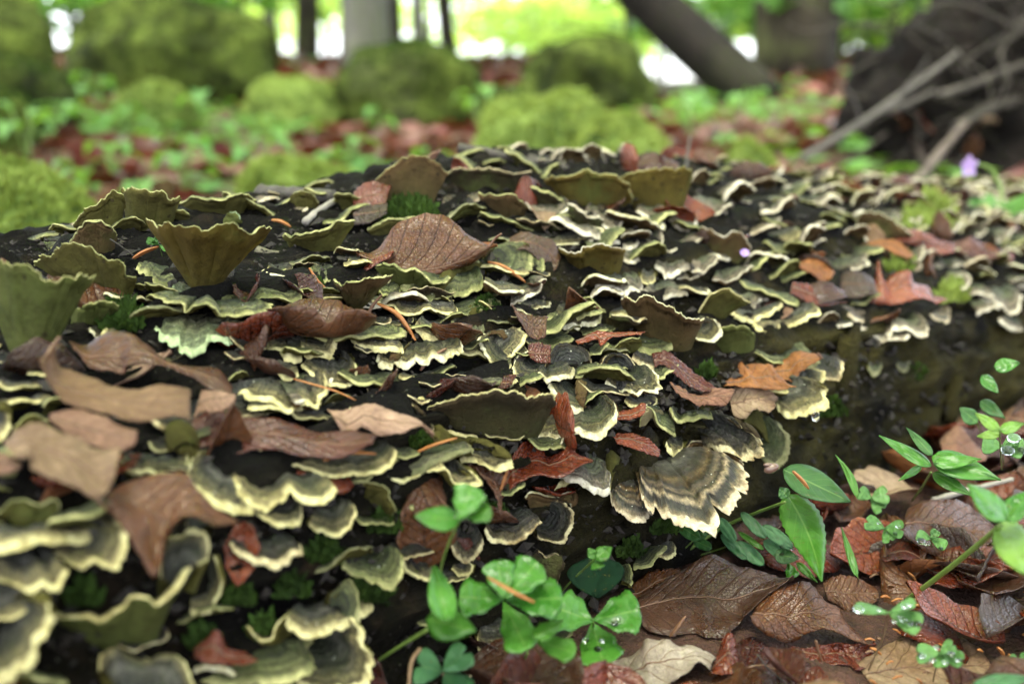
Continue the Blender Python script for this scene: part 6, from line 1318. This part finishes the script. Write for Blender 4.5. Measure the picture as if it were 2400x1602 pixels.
plant('pale lime leaf spread like wings above the lance-leaved plant', 'lime', [((2343,1008),(2286,968),14,'ovate'), ((2343,1008),(2400,992),15,'ovate'), ((2345,1015),(2290,1022),12,'ovate', dict(dt=.01))], [([(2343,1010),(2345,1060),(2348,1100)], 4)], z=-.120)
plant('sorrel leaf with sparkling drops below the pale lime leaf', 'sorrel', [((2350,1045),(2302,1040),22,'heart'), ((2350,1045),(2400,1052),24,'heart'), ((2350,1045),(2385,1025),16,'heart')], [([(2350,1048),(2352,1090)], 3)], z=-.140, drops=[(2376,1026,.003), (2362,1055,.003), (2396,1055,.0022)])
plant('dark green leaves in the shade by the end of the flank', 'deep', [((2290,990),(2250,955),20,'ovate'), ((2298,940),(2356,980),16,'lance'), ((2300,880),(2340,920),16,'ovate', dict(mat='glossy')), ((2330,860),(2390,850),18,'ovate', dict(mat='glossy'))], [([(2290,990),(2300,1020)], 4)], z=-.150)
# the violet flower and its leaves, out of focus beyond the end of the log
fl = ray(2270, 390) * .98
o = empty('violet_flower', tuple(fl))
for k in range(5):
    a = 6.28 * k / 5 + .4; V = []
    for i in range(6):
        s = i / 5; w = .0055 * math.sin(math.pi * (s * .85 + .08))
        for j in (-1, 0, 1): V.append((math.cos(a) * s * .0085 - math.sin(a) * w * j * .7, -.004 * s + .002 * abs(j), math.sin(a) * s * .011 + math.cos(a) * w * j * .7))
    obj('petal', mesh('petal', V, grid_faces(6, 3), M_VIOLET), o)
obj('stem', tube_mesh('stem', [ray(x, y) * t - fl for x, y, t in ((2276, 386, .985), (2318, 392, .985), (2345, 440, .98), (2350, 520, .97))], [.0014, .0018], M_STEM, 7), o)
tag(o, 'pale violet flower nodding on a bent green stem', 'flower')
rf = random.Random(4)
plant('clump of broad green leaves below the violet flower', 'glossy', [((2330 + rf.uniform(-50, 50), 545 + rf.uniform(-40, 40)), (2330 + rf.uniform(-130, 110), 500 + rf.uniform(-60, 90)), rf.uniform(22, 34), 'ovate', dict(mat=rf.choice(('glossy', 'bright', 'sorrel')))) for _ in range(16)], [([(2340, 560), (2342, 640)], 8)], t=.95)
plant('lime green blade sticking up at the far crest of the log', 'lime', [((1950,444),(2015,425),12,'lance')], [([(1950,444),(1945,455)], 4)], t=1.0)
plant('tiny green sprig against the tall ochre cup', 'bright', [((372,572),(344,562),9,'heart'), ((374,574),(392,584),8,'heart'), ((370,570),(360,558),7,'heart')], [([(372,572),(380,600)], 2)], t=t_surf(372, 590) - .012)
pt = plant('violet petal lying among the pale brackets', 'shade', [((1735,590),(1756,594),9,'ellip')], [], t=t_surf(1745, 600) - .03, cat='petal', name='fallen_petal', lname='petal_blade')
for ch in pt.children: ch.data.materials.clear(); ch.data.materials.append(M_VIOLET)

# ------------------------------------------------------------------ twigs, wood, moss, small creatures
branch('black broken stub of wood lying on the crest of the log', [(612, 455), (690, 458), (782, 462)], 42, None, None, M_TWIG, 11, 'wood_stub', 'wood', side=False)
branch('dark broken stick lying along the top of the log crest', [(1075, 348), (1160, 362), (1260, 385)], 24, None, None, M_TWIG, 12, 'dead_stick', 'stick', side=False)
branch('second charred stick end among the crest brackets', [(1240, 372), (1290, 385), (1330, 396)], 22, None, None, M_TWIG, 15, 'dead_stick', 'stick', side=False)
branch('grey twig slanting up between shaded brackets near the black stub', [(715, 520), (750, 492), (800, 462)], 16, None, None, M_TWIGG, 13, 'dead_twig', 'twig', side=False)
branch('weathered grey splinter of wood ending above the bare black hollow', [(602, 590), (660, 604), (740, 612), (830, 612)], 26, .505, .50, simple('weathered_wood', (.05, .045, .03), (.14, .125, .085), 160, .75, .9), 14, 'wood_splinter', 'wood', side=False)
branch('mossy crusted twig in the dark below the scalloped lobes', [(955, 892), (1020, 882), (1070, 868), (1112, 858)], 20, .462, .455, simple('mossy_twig', (.03, .035, .015), (.14, .14, .07), 200, .9, .9), 16, 'mossy_twig', 'twig', side=False)
branch('pale grey twig lying in the litter among green leaves', [(2185, 1172), (2270, 1148), (2375, 1122)], 13, .56, .55, M_TWIGG, 17, 'dead_twig', 'twig', side=False)
branch('thin dark twig standing up on the crest of the log', [(1608, 400), (1612, 360), (1618, 320)], 7, None, None, M_TWIG, 18, 'dead_twig', 'twig', side=False)
branch('thin black thread-like twig by the pinkish bud scale', [(258, 560), (285, 578), (314, 600)], 4, .455, .46, M_TWIG, 19, 'dead_twig', 'twig', side=False)
branch('brown bent stalk at the foot of the glossy leaves', [(985, 1520), (965, 1550), (958, 1610)], 11, .37, .36, M_STEMB, 20, 'bent_stalk', 'stalk', side=False)
branch('dark vein-like twig lying on the wet leaf sheet', [(1775, 1532), (1800, 1565), (1835, 1595)], 4, .405, .40, M_TWIG, 21, 'dead_twig', 'twig', side=False)
branch('purple-brown leaf stalk standing in front of the shiny arched leaf', [(1912, 1500), (1918, 1525), (1928, 1552)], 7, .405, .405, M_STALK, 22, 'leaf_stalk', 'stalk', side=False)
moss_patch('bright moss tuft on the black wood by the weathered splinter', 735, 672, 18, 260, .004)
moss_patch('dark moss clump beside the small twisted brown leaf', 1140, 722, 26, 420, .004)
moss_patch('green moss cushion between the upright brackets and the curled leaf', 285, 750, 46, 900, .006)
moss_patch('moss tuft in the hollow under the rounded fawn bracket', 985, 1040, 22, 260, .004)
moss_patch('small fern-like moss beside the red strip under the orange leaf', 1655, 878, 20, 160, .006)
moss_patch('moss beard low on the log below the ragged olive bracket', 865, 1400, 34, 420, .008)
moss_patch('pale moss crumbs beside the trefoil seedling', 1165, 1205, 20, 220, .004)
moss_patch('bright moss at the far edge of the log behind the red leaves', 2230, 690, 34, 420, .008, M_MOSS)
moss_patch('green moss on the crest behind the spiky orange-red leaf', 2110, 622, 30, 320, .008, M_MOSS)
moss_patch('yellow-green moss along the far crest', 2180, 512, 60, 700, .012, M_MOSS)
moss_patch('moss patch among shaded brackets beyond the arched leaf', 960, 490, 60, 700, .006)
for (x, y) in [(1560, 1235), (1250, 1500), (1480, 1290), (1950, 960), (2150, 880)]:
    moss_patch('thin moss film on the dark flank of the log', x, y, 30, 260, .004)
for i, (x, y) in enumerate([(560, 1400), (690, 1380), (760, 1300), (480, 1500), (200, 1400), (330, 1180), (900, 1230), (620, 1480)]):
    moss_patch('dark moss film in the shade low among the blurred brackets', x, y, 34, 240, .005, M_MOSSD)
def snail():
    c = ray(1808, 1097) * .425
    o = empty('snail', tuple(c))
    obj('shell', uv_sphere('shell', 16, 12, M_SLUG, lambda v: np.array((v[0] * .0032, v[1] * .0022, v[2] * .0021 + v[0] * .0008))), o)
    obj('foot', uv_sphere('foot', 12, 8, M_SLUG, lambda v: np.array((v[0] * .0022 - .0014, v[1] * .0012, v[2] * .0009 + .0016))), o)
    tag(o, 'tiny brown snail hanging from the tip of the moss-grey tongue', 'snail')
snail()
d = obj('water_drop', DROP, None, tuple(ray(1912, 976) * .5)); d.scale = (.002, .002, .0026)
tag(d, 'amber water drop hanging below the vivid yellow-rimmed bracket', 'water drop')
